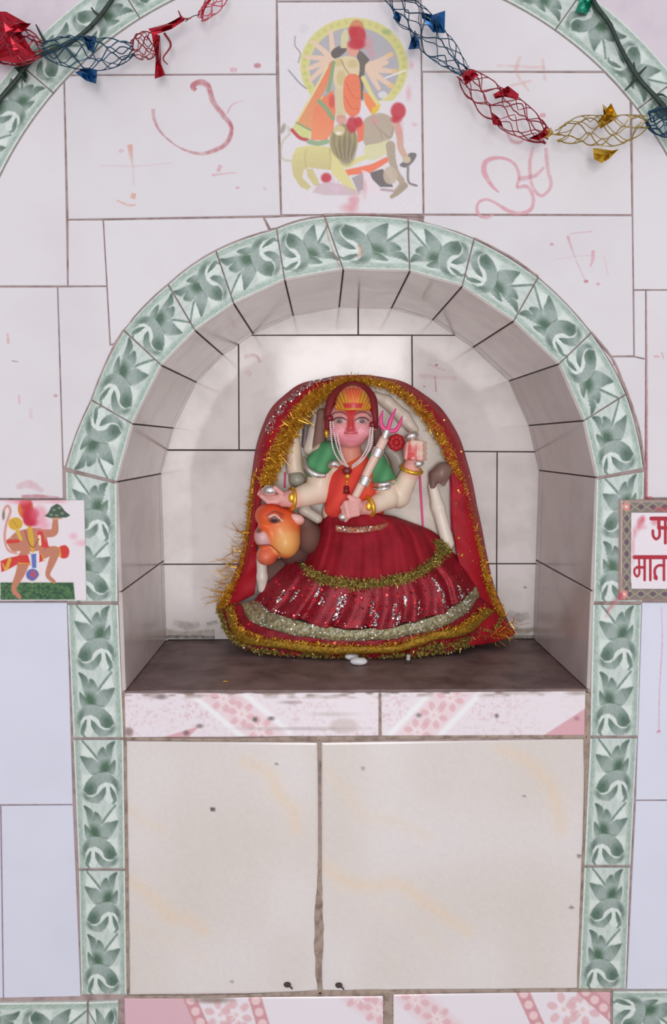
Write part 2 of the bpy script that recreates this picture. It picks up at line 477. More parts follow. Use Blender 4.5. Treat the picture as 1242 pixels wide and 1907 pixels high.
# ------------------------------------------------------------------ green floral border tiles
def motif(c):                                     # half a repeat: X 0..92 across, Y 0..122 along
    G0, G1, G2, LT = (80, 108, 94), (112, 136, 124), (148, 165, 157), (216, 222, 217)
    c.poly([(12, -4), (80, -4), (80, 126), (12, 126)], (190, 202, 195), 1.5)
    c.poly([(18, 2), (42, 34), (14, 30)], (212, 222, 215), 1.2, 0.8)
    c.poly([(78, 22), (80, 60), (62, 100), (60, 70)], (204, 216, 208), 2.5, 0.6)
    c.poly([(14, 66), (34, 66), (16, 92)], (214, 224, 216), 2, 0.7)
    c.stroke([(17, 2), (30, 18), (44, 36)], (3.5, 4.5), G1, 0.8)
    # leaf fan
    c.poly([(58, 50), (60, 30), (60, 14), (66, 6), (77, 2), (73, 14), (71, 26), (67, 42)], G2, .9, smooth=True, col2=G0, g=((62, 34), (74, 2)), h=.7)
    c.poly([(54, 56), (44, 40), (43, 28), (48, 18), (56, 13), (60, 24), (64, 40), (62, 54)], G2, .9, smooth=True, col2=G0, g=((52, 32), (56, 12)), h=.8)
    c.poly([(58, 60), (48, 46), (38, 35), (26, 33), (12, 30), (17, 44), (25, 58), (34, 66), (46, 62)], G2, .9, smooth=True, col2=G0, g=((32, 48), (11, 31)), h=.8)
    c.poly([(64, 62), (67, 48), (76, 37), (77, 52), (74, 64)], G2, .9, smooth=True, col2=G0, g=((68, 58), (77, 36)), h=.6)
    c.stroke([(34, 65), (46, 62), (57, 57)], (1.5, 3.5), G0, 1.3, .8)
    c.ell((58, 53), (9, 13), (70, 104, 80), 5, .95, rot=15, h=.5)
    # curling leaf
    c.poly([(40, 101), (43, 90), (50, 83), (60, 80), (72, 84), (79, 96), (77, 108), (83, 92), (81, 76), (72, 66), (58, 61), (44, 62), (30, 70), (20, 82), (15, 96), (20, 104), (30, 104)],
           G1, .9, col2=G2, g=((22, 92), (46, 70)), h=1.0)
    c.ell((28, 94), (9, 11), (76, 106, 88), 5, .8, rot=30, mask=(c.Y < 106) * 1.0)
    c.ell((76, 84), (5, 14), G0, 4, .7, rot=-15)
    c.stroke([(40, 66), (56, 63), (70, 67)], (1, 2, 1), G2, 2, .6)
    c.stroke([(16, 97), (24, 105), (34, 105), (42, 99)], (1.5, 2.6, 1.5), LT, .6, .95)
    c.poly([(42, 99), (45, 89), (52, 84), (60, 81), (70, 84), (76, 92), (77, 106), (70, 116), (62, 120), (56, 112), (50, 100)], (208, 218, 212), 1.0, .85)
    c.poly([(15, 98), (24, 107), (34, 107), (44, 101), (52, 92), (58, 88), (58, 100), (52, 112), (42, 120), (30, 119), (20, 112)], G2, .9, col2=G0, g=((34, 110), (59, 90)), h=.9)
    c.ell((20, 108), (5, 8), G0, 4, .6, rot=-35)
    c.stroke([(41, 100), (45, 90), (52, 84), (60, 81.5), (70, 85), (77, 94)], (1.5, 2.4, 2.2, 1.2), LT, .7, .9)
    c.poly([(66, 88), (74, 98), (78, 112), (75, 118), (68, 106)], G1, .9, smooth=True, col2=G0, g=((70, 112), (66, 88)), h=.5)
    c.stroke([(75, 108), (72, 118), (70, 122)], (3, 4), G1, .8)

def strip_paint(halves):
    """halves: list of (s0, s1, flip_along, flip_across) pieces of the strip"""
    def f(S, R, P):
        C = np.zeros((len(S), 3)); H = np.zeros(len(S))
        for s0, s1, fa, fx in halves:
            k = (S >= s0 - 1e-9) & (S <= s1 + 1e-9)
            u = (S[k] - s0) / (s1 - s0); u = 1 - u if fa else u
            v = 1 - R[k] if fx else R[k]
            c = Canvas(v * 92, u * 122, (164, 184, 172))
            n = vnoise(c.X / 3.0, c.Y / 3.5, 3)
            c.C += ((n - .5) * 22)[:, None]
            wv = 6.5 + 1.5 * np.sin(c.Y / 122 * 2 * math.pi * 8)
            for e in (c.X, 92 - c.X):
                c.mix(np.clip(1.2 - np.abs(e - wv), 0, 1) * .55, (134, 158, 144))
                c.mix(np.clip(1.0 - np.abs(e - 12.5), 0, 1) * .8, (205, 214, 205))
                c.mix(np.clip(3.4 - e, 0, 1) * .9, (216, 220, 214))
            motif(c)
            n2 = vnoise(c.X / 2.2, c.Y / 5.0, 9)
            c.C += ((n2 - .5) * 16)[:, None]
            C[k] = c.C; H[k] = c.H
        gr = C.mean(1, keepdims=True); C = gr + (C - gr) * .8
        return C, H
    return f

LEAF_FIRST = [1, 0, 0, 1, 1, 0, 0, 1, 0, 1, 0, 1]
for i in range(12):
    big_inner = i < 5
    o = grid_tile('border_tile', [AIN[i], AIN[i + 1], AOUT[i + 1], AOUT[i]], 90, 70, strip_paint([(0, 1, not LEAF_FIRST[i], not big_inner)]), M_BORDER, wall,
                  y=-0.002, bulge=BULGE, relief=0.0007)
COLUMN = [
    [(122, 878), (125, 1121), (219, 1121), (217, 901)], [(125, 1126), (136, 1374), (230, 1374), (220, 1126)],
    [(136, 1378), (146, 1618), (233, 1618), (230, 1378)], [(146, 1622), (151, 1853), (236, 1853), (233, 1622)],
    [(1111, 893), (1105, 1121), (1196, 1121), (1200, 878)], [(1104, 1126), (1099, 1371), (1188, 1371), (1195, 1126)],
    [(1099, 1375), (1088, 1612), (1175, 1612), (1187, 1375)], [(1088, 1616), (1078, 1842), (1166, 1842), (1174, 1616)],
]
two = strip_paint([(0, .5, False, False), (.5, 1, False, True)])
for q in COLUMN:
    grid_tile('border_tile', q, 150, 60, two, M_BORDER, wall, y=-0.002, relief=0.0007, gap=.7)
one = strip_paint([(0, 1, True, True)])
# bottom row of the border
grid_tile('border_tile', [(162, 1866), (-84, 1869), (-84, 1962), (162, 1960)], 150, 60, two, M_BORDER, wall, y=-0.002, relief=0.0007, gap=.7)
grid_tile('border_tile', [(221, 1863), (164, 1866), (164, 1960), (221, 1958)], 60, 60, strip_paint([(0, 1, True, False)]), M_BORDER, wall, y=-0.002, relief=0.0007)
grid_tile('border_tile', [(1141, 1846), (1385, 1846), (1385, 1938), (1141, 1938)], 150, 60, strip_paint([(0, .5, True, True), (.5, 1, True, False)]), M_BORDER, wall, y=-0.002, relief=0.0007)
# the large arch
JA = [-84.5, -67, -49.5, -32, -14.5, 0.2, 17.7, 35.2, 52.7, 70.2, 87.7]
for k in range(len(JA) - 1):
    pa = lambda R, a: BC + R * np.array([math.sin(math.radians(a)), -math.cos(math.radians(a))])
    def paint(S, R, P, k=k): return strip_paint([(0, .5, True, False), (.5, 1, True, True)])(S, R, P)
    a0, a1 = JA[k], JA[k + 1]
    # split in short straight-sided steps along the curve: build the grid directly on the arc
    nu, nv = (120, 56) if -70 < a0 < 60 else (60, 30)
    g = 0.1
    S, Rr = np.meshgrid(np.linspace(0, 1, nu), np.linspace(0, 1, nv), indexing='ij'); S, Rr = S.ravel(), Rr.ravel()
    ang = np.radians(a0 + g + (a1 - a0 - 2 * g) * S); rad = BR + 1 + (BR2 - BR - 2) * Rr
    P = np.c_[BC[0] + rad * np.sin(ang), BC[1] - rad * np.cos(ang)]
    C, H = paint(S, Rr, P)
    V = np.array([W(p[0], p[1], -0.002) for p in P]); V[:, 1] -= 0.0007 * H
    Fq = [[i * nv + j, i * nv + j + 1, (i + 1) * nv + j + 1, (i + 1) * nv + j] for i in range(nu - 1) for j in range(nv - 1)]
    b = [i * nv for i in range(nu)] + [(nu - 1) * nv + j for j in range(1, nv)] + [i * nv + nv - 1 for i in range(nu - 2, -1, -1)] + [j for j in range(nv - 2, 0, -1)]
    n0 = len(V); Vb = V[b].copy(); Vb[:, 1] = 0.006; m = len(b)
    Fq += [[b[i], b[(i + 1) % m], n0 + (i + 1) % m, n0 + i] for i in range(m)]
    mesh_obj('border_tile', np.vstack([V, Vb]), Fq, M_BORDER, wall, cols=A(np.vstack([C, np.tile([205., 208., 200.], (m, 1))])))
for xq in (-159, 1331):                            # legs of the large arch, outside the photograph
    for k in range(5):
        y0 = 640 + k * 248
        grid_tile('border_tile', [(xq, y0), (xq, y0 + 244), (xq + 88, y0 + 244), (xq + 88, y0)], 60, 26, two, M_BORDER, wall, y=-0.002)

# ------------------------------------------------------------------ niche lining
def box_between(P, mat_, name, parent, nrm, th=0.006, bev=0.001):
    """tile from 4 world points (front face), thickness th against nrm"""
    P = np.asarray(P, float); c = P.mean(0); nrm = np.asarray(nrm, float)
    Q = P.copy()
    for i in range(4):
        a, b, d = P[i - 1], P[i], P[(i + 1) % 4]
        e1 = (a - b) / np.linalg.norm(a - b); e2 = (d - b) / np.linalg.norm(d - b)
        Q[i] = b + (e1 + e2) * bev
    V = np.vstack([Q, P - nrm * bev * .8, P - nrm * th])
    F = [[0, 1, 2, 3]] + [[r * 4 + i, (r + 1) * 4 + i, (r + 1) * 4 + (i + 1) % 4, r * 4 + (i + 1) % 4] for r in (0, 1) for i in range(4)]
    return mesh_obj(name, V, F, mat_, parent)

Wi = [W(*p, 0) for p in AIN]
Wi = [np.array([Wi[0][0] + .004, 0, ZS])] + Wi + [np.array([Wi[-1][0] - .004, 0, ZS])]
YB = [0.292, 0.300, 0.283, 0.290, 0.276, 0.281, 0.320, 0.320, 0.296, 0.290, 0.281, 0.300, 0.292, 0.290]
GAPW = 0.0013
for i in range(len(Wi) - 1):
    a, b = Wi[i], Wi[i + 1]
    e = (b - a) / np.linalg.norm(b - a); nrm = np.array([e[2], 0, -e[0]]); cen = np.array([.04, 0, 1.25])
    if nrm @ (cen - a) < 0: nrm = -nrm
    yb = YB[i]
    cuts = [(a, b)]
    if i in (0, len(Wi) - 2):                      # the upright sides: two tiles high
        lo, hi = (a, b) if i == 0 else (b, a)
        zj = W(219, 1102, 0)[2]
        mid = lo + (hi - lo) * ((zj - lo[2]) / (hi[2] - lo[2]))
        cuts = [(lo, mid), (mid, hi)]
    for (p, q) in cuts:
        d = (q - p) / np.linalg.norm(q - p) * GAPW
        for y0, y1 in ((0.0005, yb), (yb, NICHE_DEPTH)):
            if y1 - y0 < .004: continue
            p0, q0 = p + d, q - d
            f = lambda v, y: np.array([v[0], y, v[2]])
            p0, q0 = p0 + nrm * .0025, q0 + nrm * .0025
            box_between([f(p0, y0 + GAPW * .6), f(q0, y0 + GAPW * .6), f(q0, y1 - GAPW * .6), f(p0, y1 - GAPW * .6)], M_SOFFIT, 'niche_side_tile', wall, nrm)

# back of the niche: tiles on the plane y = NICHE_DEPTH, cut to the arch
def bpx(v): return v
KB = []
def unW(p):                                        # world -> photo pixel
    d = np.asarray(p) - CAM; z = d @ FWD
    return (621 + F_PX * (d @ RIGHT) / z, 953.5 - F_PX * (d @ UP) / z)
KB = [unW((p[0], NICHE_DEPTH, p[2])) for p in Wi]
BT = [[(250, 540), (667, 540), (667, 624), (250, 624)], [(667, 540), (1060, 540), (1060, 624), (667, 624)],
      [(250, 624), (444, 624), (445, 838), (250, 838)], [(444, 624), (767, 624), (769, 840), (445, 838)], [(767, 624), (1060, 624), (1060, 842), (769, 840)],
      [(250, 838), (560, 839), (560, 1051), (250, 1051)], [(560, 839), (926, 841), (925, 1050), (560, 1051)], [(926, 841), (1060, 842), (1060, 1050), (925, 1050)],
      [(250, 1051), (560, 1051), (560, 1230), (250, 1230)], [(560, 1051), (925, 1050), (925, 1230), (560, 1230)], [(925, 1050), (1060, 1050), (1060, 1230), (925, 1230)]]
for P in BT:
    Q = clip_convex(P, KB)
    if len(Q) >= 3: poly_tile('niche_back_tile', Q, M_NICHE, wall, y=NICHE_DEPTH, gap=1.1, back=.006)

# niche shelf
sx0, sx1 = Wi[0][0], Wi[-1][0]
bm = bmesh.new()
nx, ny = 60, 24
g = [[bm.verts.new((sx0 + (sx1 - sx0) * i / nx, 0.004 + (NICHE_DEPTH - 0.006) * j / ny, ZS + 0.0012 * (float(vnoise(np.array(i * .35), np.array(j * .4))) - .5))) for j in range(ny + 1)] for i in range(nx + 1)]
for i in range(nx):
    for j in range(ny): bm.faces.new((g[i][j], g[i + 1][j], g[i + 1][j + 1], g[i][j + 1]))
r = bmesh.ops.extrude_face_region(bm, geom=list(bm.faces))
for v in r['geom']:
    if isinstance(v, bmesh.types.BMVert): v.co.z = ZS - 0.011
bmesh.ops.recalc_face_normals(bm, faces=bm.faces)
me = bpy.data.meshes.new('shelf_slab'); bm.to_mesh(me); bm.free(); me.materials.append(M_SHELF)
shelf = link(bpy.data.objects.new('trim_1', me))
tag(shelf, 'dark grimy stone shelf at the bottom of the arched niche', 'shelf', kind='structure')

# ------------------------------------------------------------------ cream panels and pink patterned strips below the niche
def cream_paint(veins, specks):
    def f(S, R, P):
        c = Canvas(P[:, 0], P[:, 1], (212, 204, 200))
        n = vnoise(c.X / 90, c.Y / 120, 5); c.C += (n - .5)[:, None] * np.array([8, 10, 16])
        for pts, w, a in veins:
            wob = vnoise(c.X / 25, c.Y / 25, 2)
            c2 = c.A.copy(); c.stroke(pts, w, (222, 200, 176), 22, a * .62); c.stroke(pts, [x * .35 for x in np.atleast_1d(w)], (222, 194, 164), 12, a * .45)
        c.speckle(5, 4)
        for (x, y, r_, col) in specks: c.ell((x, y), (r_, r_ * .8), col, 1.0, .85)
        return c.C, np.zeros(len(S))
    return f
v1 = [([(455, 1418), (500, 1440), (520, 1480), (545, 1510), (550, 1545)], (6, 16, 10), .9), ([(236, 1505), (270, 1530), (300, 1545)], (12, 6), .5),
      ([(240, 1640), (290, 1675), (315, 1705), (355, 1715), (380, 1735)], (6, 16, 6), .9), ([(250, 1725), (330, 1760), (380, 1790)], (5, 8, 4), .35)]
v2 = [([(930, 1395), (985, 1420), (1025, 1465), (1040, 1510), (1045, 1545)], (5, 12, 16, 6), .9), ([(598, 1610), (640, 1640), (690, 1652), (740, 1645), (790, 1680), (830, 1705), (870, 1735)], (12, 16, 10, 14, 5), .9),
      ([(605, 1430), (650, 1480), (680, 1520), (740, 1530), (800, 1560)], (5, 8, 10, 4), .45), ([(700, 1690), (770, 1720), (840, 1780)], (5, 8, 4), .3)]
grid_tile('panel_tile', [(234, 1380), (592, 1383), (595, 1849), (241, 1853)], 110, 130, cream_paint(v1, [(396, 1507, 5, (70, 62, 66)), (515, 1423, 3, (120, 110, 110)), (432, 1828, 3, (120, 110, 110))]), M_PRINT, wall, y=0.002, gap=.6)
grid_tile('panel_tile', [(598, 1383), (1090, 1376), (1080, 1842), (599, 1848)], 130, 130, cream_paint(v2, [(1078, 1594, 4, (110, 95, 95)), (676, 1431, 3, (120, 110, 110)), (976, 1482, 2.5, (120, 100, 100)), (1064, 1690, 4, (120, 95, 90))]), M_PRINT, wall, y=0.002, gap=.6)

def flower(c, x, y, r_):
    for k in range(6):
        a = k * math.pi / 3 + .3
        c.ell((x + r_ * .95 * math.cos(a), y + r_ * .95 * math.sin(a)), (r_ * .42, r_ * .3), (214, 170, 174), 1.2, .75, rot=math.degrees(a))
    for k in range(8):
        a = k * math.pi / 4
        c.stroke([(x, y), (x + r_ * .7 * math.cos(a), y + r_ * .7 * math.sin(a))], (3, 1), (238, 226, 226), .8, .9)
    c.ell((x, y), (r_ * .2, r_ * .2), (222, 190, 190), 1, .9)

def ledge_paint(bands, corners, grime, seed):
    def f(S, R, P):
        c = Canvas(P[:, 0], P[:, 1], (226, 216, 221))
        n = vnoise(c.X / 5, c.Y / 5, seed) * .6 + vnoise(c.X / 2.4, c.Y / 2.4, seed) * .4
        n3 = vnoise(c.X / 60, c.Y / 60, seed + 1)
        c.mix(np.clip((n - .52) * 4, 0, 1) * np.clip(n3 * 1.6 - .3, 0, 1) * .55, (206, 168, 176))
        for (x, y, dx, dy, w) in bands:              # slanting pink garland bands with blossoms
            e = np.array([dx, dy]) / math.hypot(dx, dy); nn = np.array([-e[1], e[0]])
            p = np.array([x, y]); q = lambda s_, t_: tuple(p + e * s_ + nn * t_)
            c.poly([q(-90, -w), q(90, -w), q(90, w), q(-90, w)], (226, 202, 207), 7, .75)
            c.stroke([q(-90, -w - 6), q(90, -w - 6)], 9, (240, 234, 238), 3, .9); c.stroke([q(-90, w + 6), q(90, w + 6)], 9, (240, 234, 238), 3, .9)
            for s_ in (-44, 0, 44): flower(c, *q(s_, 0), 19)
        for pts in corners: c.poly(pts, (212, 164, 172), 1.0)
        for (x, y, rx, ry, col, a) in grime: c.ell((x, y), (rx, ry), col, 3, a)
        edge = np.minimum(P[:, 1] - P[:, 1].min(), 999)
        g_ = vnoise(c.X / 16, c.Y / 5, 21)
        c.mix(np.clip((12 - edge) / 10, 0, 1) * np.clip(g_ * 2.6 - 1.1, 0, 1), (140, 122, 112))
        return c.C, np.zeros(len(S))
    return f
GB = (150, 134, 124); GD = (84, 74, 74)
g1 = [(640, 1352, 26, 14, (186, 168, 160), .5), (560, 1357, 70, 2.2, (150, 140, 136), .6), (475, 1340, 4, 4, GD, .9), (505, 1338, 5, 3, GD, .9), (372, 1352, 5, 3, GD, .8), (347, 1365, 5, 4, GD, .7),
      (240, 1363, 8, 8, (120, 96, 92), .7), (300, 1297, 10, 5, GD, .6), (620, 1330, 30, 3, (180, 168, 164), .6), (540, 1308, 12, 2, GD, .5)]
g2 = [(780, 1332, 4, 3, GD, .8), (925, 1333, 3, 3, GD, .9), (1074, 1338, 4, 3, (150, 100, 110), .7), (1075, 1290, 18, 4, GB, .7), (960, 1290, 40, 3, GB, .5)]
grid_tile('ledge_tile', [(231, 1291), (706, 1290), (706, 1371), (232, 1374)], 260, 46, ledge_paint([(450, 1330, 1, .85, 26)], [[(300, 1374), (350, 1374), (372, 1352)]], g1, 3), M_PRINT, wall, y=0.0005, gap=.6)
grid_tile('ledge_tile', [(709, 1290), (1091, 1287), (1089, 1370), (709, 1371)], 210, 46, ledge_paint([(808, 1332, 1, -1.05, 28)], [[(1010, 1371), (1092, 1318), (1092, 1371)]], g2, 4), M_PRINT, wall, y=0.0005, gap=.6)

def plinth_paint(kind):
    def f(S, R, P):
        c = Canvas(P[:, 0], P[:, 1], (224, 216, 222))
        tex = ((np.sin((c.X + c.Y) * .9) + np.sin((c.X - c.Y) * .9)) * 2.0)[:, None]; c.C += tex
        if kind == 0:
            c.poly([(225, 1850), (345, 1850), (390, 1960), (225, 1960)], (212, 174, 184), 1.0)
            bands = [((352, 1856), (398, 1960)), ((474, 1856), (505, 1960))]
            for x in (410, 440): flower(c, x, 1890, 22); flower(c, x + 20, 1930, 20)
            gar = [((655, 1846), (735, 1905))]
        else:
            c.poly([(1075, 1842), (1140, 1842), (1140, 1890)], (214, 168, 174), 1.0)
            bands = [((972, 1844), (1020, 1950)), ((1085, 1842), (1150, 1900))]
            for x in (1050, 1085): flower(c, x, 1880, 24); flower(c, x + 10, 1930, 22)
            gar = [((760, 1850), (850, 1930))]
        for p, q in bands:
            c.stroke([p, q], 24, (202, 148, 154), 1.0, smooth=False)
            e = np.array(q, float) - p; L_ = np.linalg.norm(e); e /= L_
            for s_ in np.arange(8, L_, 22): c.ell(tuple(np.array(p) + e * s_), (8, 8), (226, 196, 198), .9)
        for p, q in gar:
            c.stroke([p, q], 46, (224, 196, 202), 8, .8, smooth=False)
            for t in (.15, .6): flower(c, *(np.array(p) * (1 - t) + np.array(q) * t), 20)
        c.ell((395, 1862), (34, 6), (136, 118, 110), 3, .8 if kind == 0 else 0)
        return c.C, np.zeros(len(S))
    return f
grid_tile('plinth_tile', [(231, 1859), (714, 1855), (714, 1950), (233, 1952)], 200, 44, plinth_paint(0), M_PRINT, wall, y=0.0, gap=.6)
grid_tile('plinth_tile', [(732, 1852), (1137, 1846), (1137, 1942), (732, 1950)], 180, 44, plinth_paint(1), M_PRINT, wall, y=0.0, gap=.6)

# cement smeared in the wide joints
def cement(P, y, name='grout_smear', m=M_CEMENT, seed=0):
    P = catmull(P, 90)
    n = len(P); t = np.gradient(P[:, :2], axis=0); t /= np.linalg.norm(t, axis=1)[:, None]; nn = np.c_[-t[:, 1], t[:, 0]]
    rg = np.random.default_rng(seed)
    wl = P[:, 2] * (1 + .45 * (vnoise(np.arange(n) * .35, np.full(n, seed + .3)) - .5)) ; wr = P[:, 2] * (1 + .45 * (vnoise(np.arange(n) * .35, np.full(n, seed + 7.3)) - .5))
    rows = []
    for k, (s_, h_) in enumerate(((-1, 0.0), (-.5, .0016), (.5, .0016), (1, 0.0))):
        w_ = wl if s_ < 0 else wr
        q = P[:, :2] + nn * (w_ * s_)[:, None]
        rows.append(np.array([W(a, b, y) - np.array([0, h_ - .0004, 0]) for a, b in q]))
    V = np.stack(rows, 1).reshape(-1, 3)
    F = [[i * 4 + j, i * 4 + j + 1, (i + 1) * 4 + j + 1, (i + 1) * 4 + j] for i in range(n - 1) for j in range(3)]
    return mesh_obj(name, V, F, m, wall, smooth=True)
cement([(595, 1378, 4), (596, 1500, 2.2), (595, 1640, 4), (593, 1700, 8), (594, 1760, 8.5), (593, 1800, 6), (596, 1850, 5)], 0.0012, seed=1)
cement([(232, 1376, 3), (420, 1378, 3), (600, 1376, 5), (900, 1372, 3), (1092, 1372, 4)], 0.0012, seed=2)
cement([(236, 1857, 3), (420, 1856, 3), (530, 1852, 4), (600, 1851, 6), (730, 1848, 5), (900, 1846, 3), (1140, 1844, 4)], 0.0012, seed=3)
cement([(723, 1850, 8), (723, 1900, 8), (723, 1950, 8)], 0.0006, seed=4)
cement([(707.5, 1288, 2.5), (708, 1330, 2.2), (708, 1371, 3)], 0.0004, seed=5)
cement([(1096, 1290, 6), (1094, 1372, 6), (1092, 1480, 4), (1088, 1600, 4), (1080, 1760, 3), (1078, 1842, 3)], 0.0012, seed=6)
cement([(228, 1292, 4), (231, 1376, 4), (234, 1500, 3), (236, 1700, 4), (237, 1850, 4)], 0.0012, seed=8)
for x, y in ((535, 1834), (631, 1835)):            # nail stubs under the panels
    mb = MB(); sphere(mb, W(x, y, 0.0), (.006, .004, .004), 8, 6); tube(mb, [W(x, y, .002), W(x + 10, y + 8, -.003)], .0012, 6)
    mb.build('nail_stub', M_DIRT, wall)

# ------------------------------------------------------------------ picture tiles
def pic_canvas(P, base, off, sc):
    c = Canvas(P[:, 0], P[:, 1], base); o = np.array(off, float)
    c.f = lambda p: o + np.asarray(p, float) * sc
    return c

def goddess_print(S, R, P):
    c = pic_canvas(P, (217, 210, 214), (500, 10), 300 / 1242)
    FL, CR, OR, YE, GY_, RD, GRN, DK = (222, 190, 166), (214, 196, 156), (226, 116, 82), (206, 200, 128), (168, 165, 170), (184, 40, 52), (136, 154, 112), (92, 84, 82)
    sk = (176, 160, 140)
    up = (c.Y < 10 + 735 * .2415) * 1.0
    c.ell((660, 470), (415, 375), YE, 1.2, mask=up)
    c.ell((660, 480), (345, 312), GY_, 1.0, mask=up)
    for a in np.arange(0, 360, 9):
        if math.sin(math.radians(a)) > .62: continue
        c.ell((660 + 385 * math.cos(math.radians(a)), 472 + 345 * math.sin(math.radians(a))), (16, 16), (186, 182, 104), 1.5, .6, mask=up)
    for q in [(340, 280), (296, 400), (306, 490), (322, 575), (400, 600), (480, 200)]: c.stroke([(500, 430), ((500 + q[0]) / 2, (430 + q[1]) / 2 - 8), q], (52, 40, 30), FL, .8)
    for q in [(940, 380), (975, 510), (945, 620), (850, 640), (910, 440)]: c.stroke([(760, 470), ((760 + q[0]) / 2, (470 + q[1]) / 2 + 8), q], (56, 44, 32), FL, .8)
    for q in [(940, 380), (975, 510), (945, 620)]: c.ell(q, (30, 22), (220, 180, 120), 1, .7)
    c.stroke([(205, 240), (205, 310), (245, 370), (230, 440)], 10, (150, 140, 140), .8, .9); c.stroke([(155, 500), (240, 600), (290, 640)], 12, (150, 150, 156), .7)
    c.stroke([(900, 560), (1060, 500)], 10, (236, 232, 234), .7); c.ell((880, 690), (36, 28), (214, 208, 212), 1, .9); c.ell((270, 180), (40, 36), (200, 196, 204), 2, .5)
    c.ell((910, 205), (36, 20), (150, 170, 110), 1.2, .8)
    c.poly([(480, 370), (510, 330), (570, 310), (610, 330), (570, 380), (510, 410)], DK, .9, smooth=True)
    c.poly([(680, 330), (735, 370), (780, 420), (745, 460), (735, 560), (728, 720), (700, 740), (688, 560)], (100, 92, 84), .9)
    c.poly([(555, 330), (560, 230), (590, 180), (620, 200), (610, 330)], (206, 196, 150), .9)
    c.ell((680, 190), (60, 80), (200, 130, 90), 1.0); c.ell((650, 340), (48, 56), (216, 150, 130), 1.0)
    c.poly([(505, 430), (560, 400), (620, 390), (690, 420), (700, 520), (660, 620), (600, 660), (520, 640), (500, 540)], CR, .9, smooth=True)
    for q in [(540, 440, 40, 30), (650, 450, 44, 34), (560, 560, 36, 60), (620, 620, 30, 40)]: c.ell(q[:2], q[2:], (196, 172, 116), 2, .7)
    c.stroke([(560, 420), (600, 500), (680, 600)], 12, (170, 140, 100), .8, .8)
    # drapes and skirt
    c.poly([(480, 430), (505, 470), (440, 640), (370, 780), (330, 960), (310, 1040), (190, 970), (240, 860), (345, 680)], OR, .9, col2=(216, 150, 100), g=((480, 430), (240, 980)))
    c.stroke([(500, 440), (480, 560), (460, 660)], 30, GRN, .8); c.stroke([(455, 470), (330, 700), (215, 900)], 16, (216, 206, 150), .8)
    c.poly([(185, 950), (205, 905), (330, 960), (312, 1045), (240, 1020)], (200, 204, 130), .8); c.stroke([(180, 960), (240, 1020), (305, 1040)], 26, (186, 70, 80), .8); c.stroke([(215, 905), (330, 965)], 14, GRN, .8)
    c.poly([(420, 710), (500, 655), (520, 800), (500, 960), (450, 1040), (325, 1040), (345, 800)], OR, .9, col2=(230, 138, 96), g=((500, 700), (340, 1000)))
    c.stroke([(390, 740), (440, 790), (495, 870)], 34, GRN, .8); c.stroke([(312, 1050), (380, 1065), (450, 1050)], 38, (142, 166, 130), .8); c.ell((490, 740), (26, 50), RD, 2, .5)
    c.poly([(510, 640), (590, 640), (590, 760), (600, 870), (520, 870), (512, 760)], (204, 188, 150), .9)
    c.poly([(590, 560), (690, 540), (712, 700), (700, 830), (630, 855), (580, 770)], OR, .9, smooth=True)
    c.stroke([(600, 600), (650, 700), (700, 720)], 8, (204, 92, 62), .8, .8); c.stroke([(585, 700), (640, 790), (690, 800)], 8, (204, 92, 62), .8, .8)
    c.poly([(725, 660), (760, 680), (840, 750), (800, 850), (745, 760)], (232, 132, 80), .9); c.stroke([(730, 560), (790, 680), (850, 770)], (36, 30), (216, 202, 130), .8); c.poly([(800, 790), (860, 760), (850, 810), (790, 860)], (220, 180, 60), .9)
    # demon and buffalo
    c.poly([(780, 1290), (880, 1260), (930, 1330), (960, 1400), (860, 1400), (800, 1340)], (104, 96, 94), .9)
    c.poly([(1010, 1230), (1060, 1190), (1085, 1140), (1140, 1145), (1120, 1200), (1060, 1250)], (110, 104, 104), .9, smooth=True)
    c.stroke([(1075, 1240), (1080, 1360), (1140, 1390)], 18, (128, 122, 122), .8)
    c.poly([(740, 880), (860, 830), (960, 880), (960, 1000), (900, 1050), (760, 1090), (725, 1000)], sk, .9, smooth=True)
    c.stroke([(970, 880), (1010, 1000), (1020, 1100), (1070, 1190)], (60, 52, 44), (200, 160, 140), .9); c.ell((1065, 1190), (32, 26), (196, 178, 150), 1)
    c.stroke([(860, 960), (940, 1020), (960, 940)], 10, (146, 130, 112), .9, .7); c.stroke([(800, 880), (850, 960), (880, 1030)], 10, (150, 134, 116), .9, .6)
    c.poly([(740, 1090), (860, 1060), (930, 1040), (920, 1130), (820, 1190), (760, 1180)], (210, 204, 160), .9, smooth=True)
    c.stroke([(600, 1290), (720, 1270), (800, 1250), (910, 1190)], (46, 60, 40), (230, 116, 84), .9)
    c.stroke([(940, 1080), (950, 1180), (985, 1290), (1030, 1370), (980, 1440)], (72, 62, 48, 50, 36), (170, 152, 132), .9)
    c.ell((940, 1310), (56, 70), (188, 170, 150), 1.2, .9); c.stroke([(1050, 1390), (1000, 1440), (950, 1475)], (50, 30), (160, 142, 122), .9)
    # lion
    c.stroke([(190, 1200), (120, 1190), (92, 1140), (110, 1050), (160, 990), (150, 940)], 20, (196, 188, 170), .9, .9); c.ell((112, 950), (18, 40), (150, 148, 136), 1.2, .9, rot=20)
    c.poly([(290, 1260), (340, 1260), (380, 1340), (400, 1390), (350, 1390), (300, 1320)], (200, 186, 130), .9)
    c.poly([(185, 1160), (215, 1100), (300, 1080), (470, 1090), (560, 1130), (580, 1240), (470, 1270), (310, 1250), (270, 1270), (262, 1330), (330, 1400), (300, 1424), (245, 1400), (190, 1310), (178, 1230)], (212, 202, 134), .9, col2=(198, 184, 128), g=((300, 1080), (320, 1260)))
    c.poly([(480, 1130), (570, 1130), (585, 1260), (640, 1360), (682, 1430), (660, 1455), (620, 1440), (560, 1370), (490, 1300), (470, 1230)], (214, 204, 138), .9)
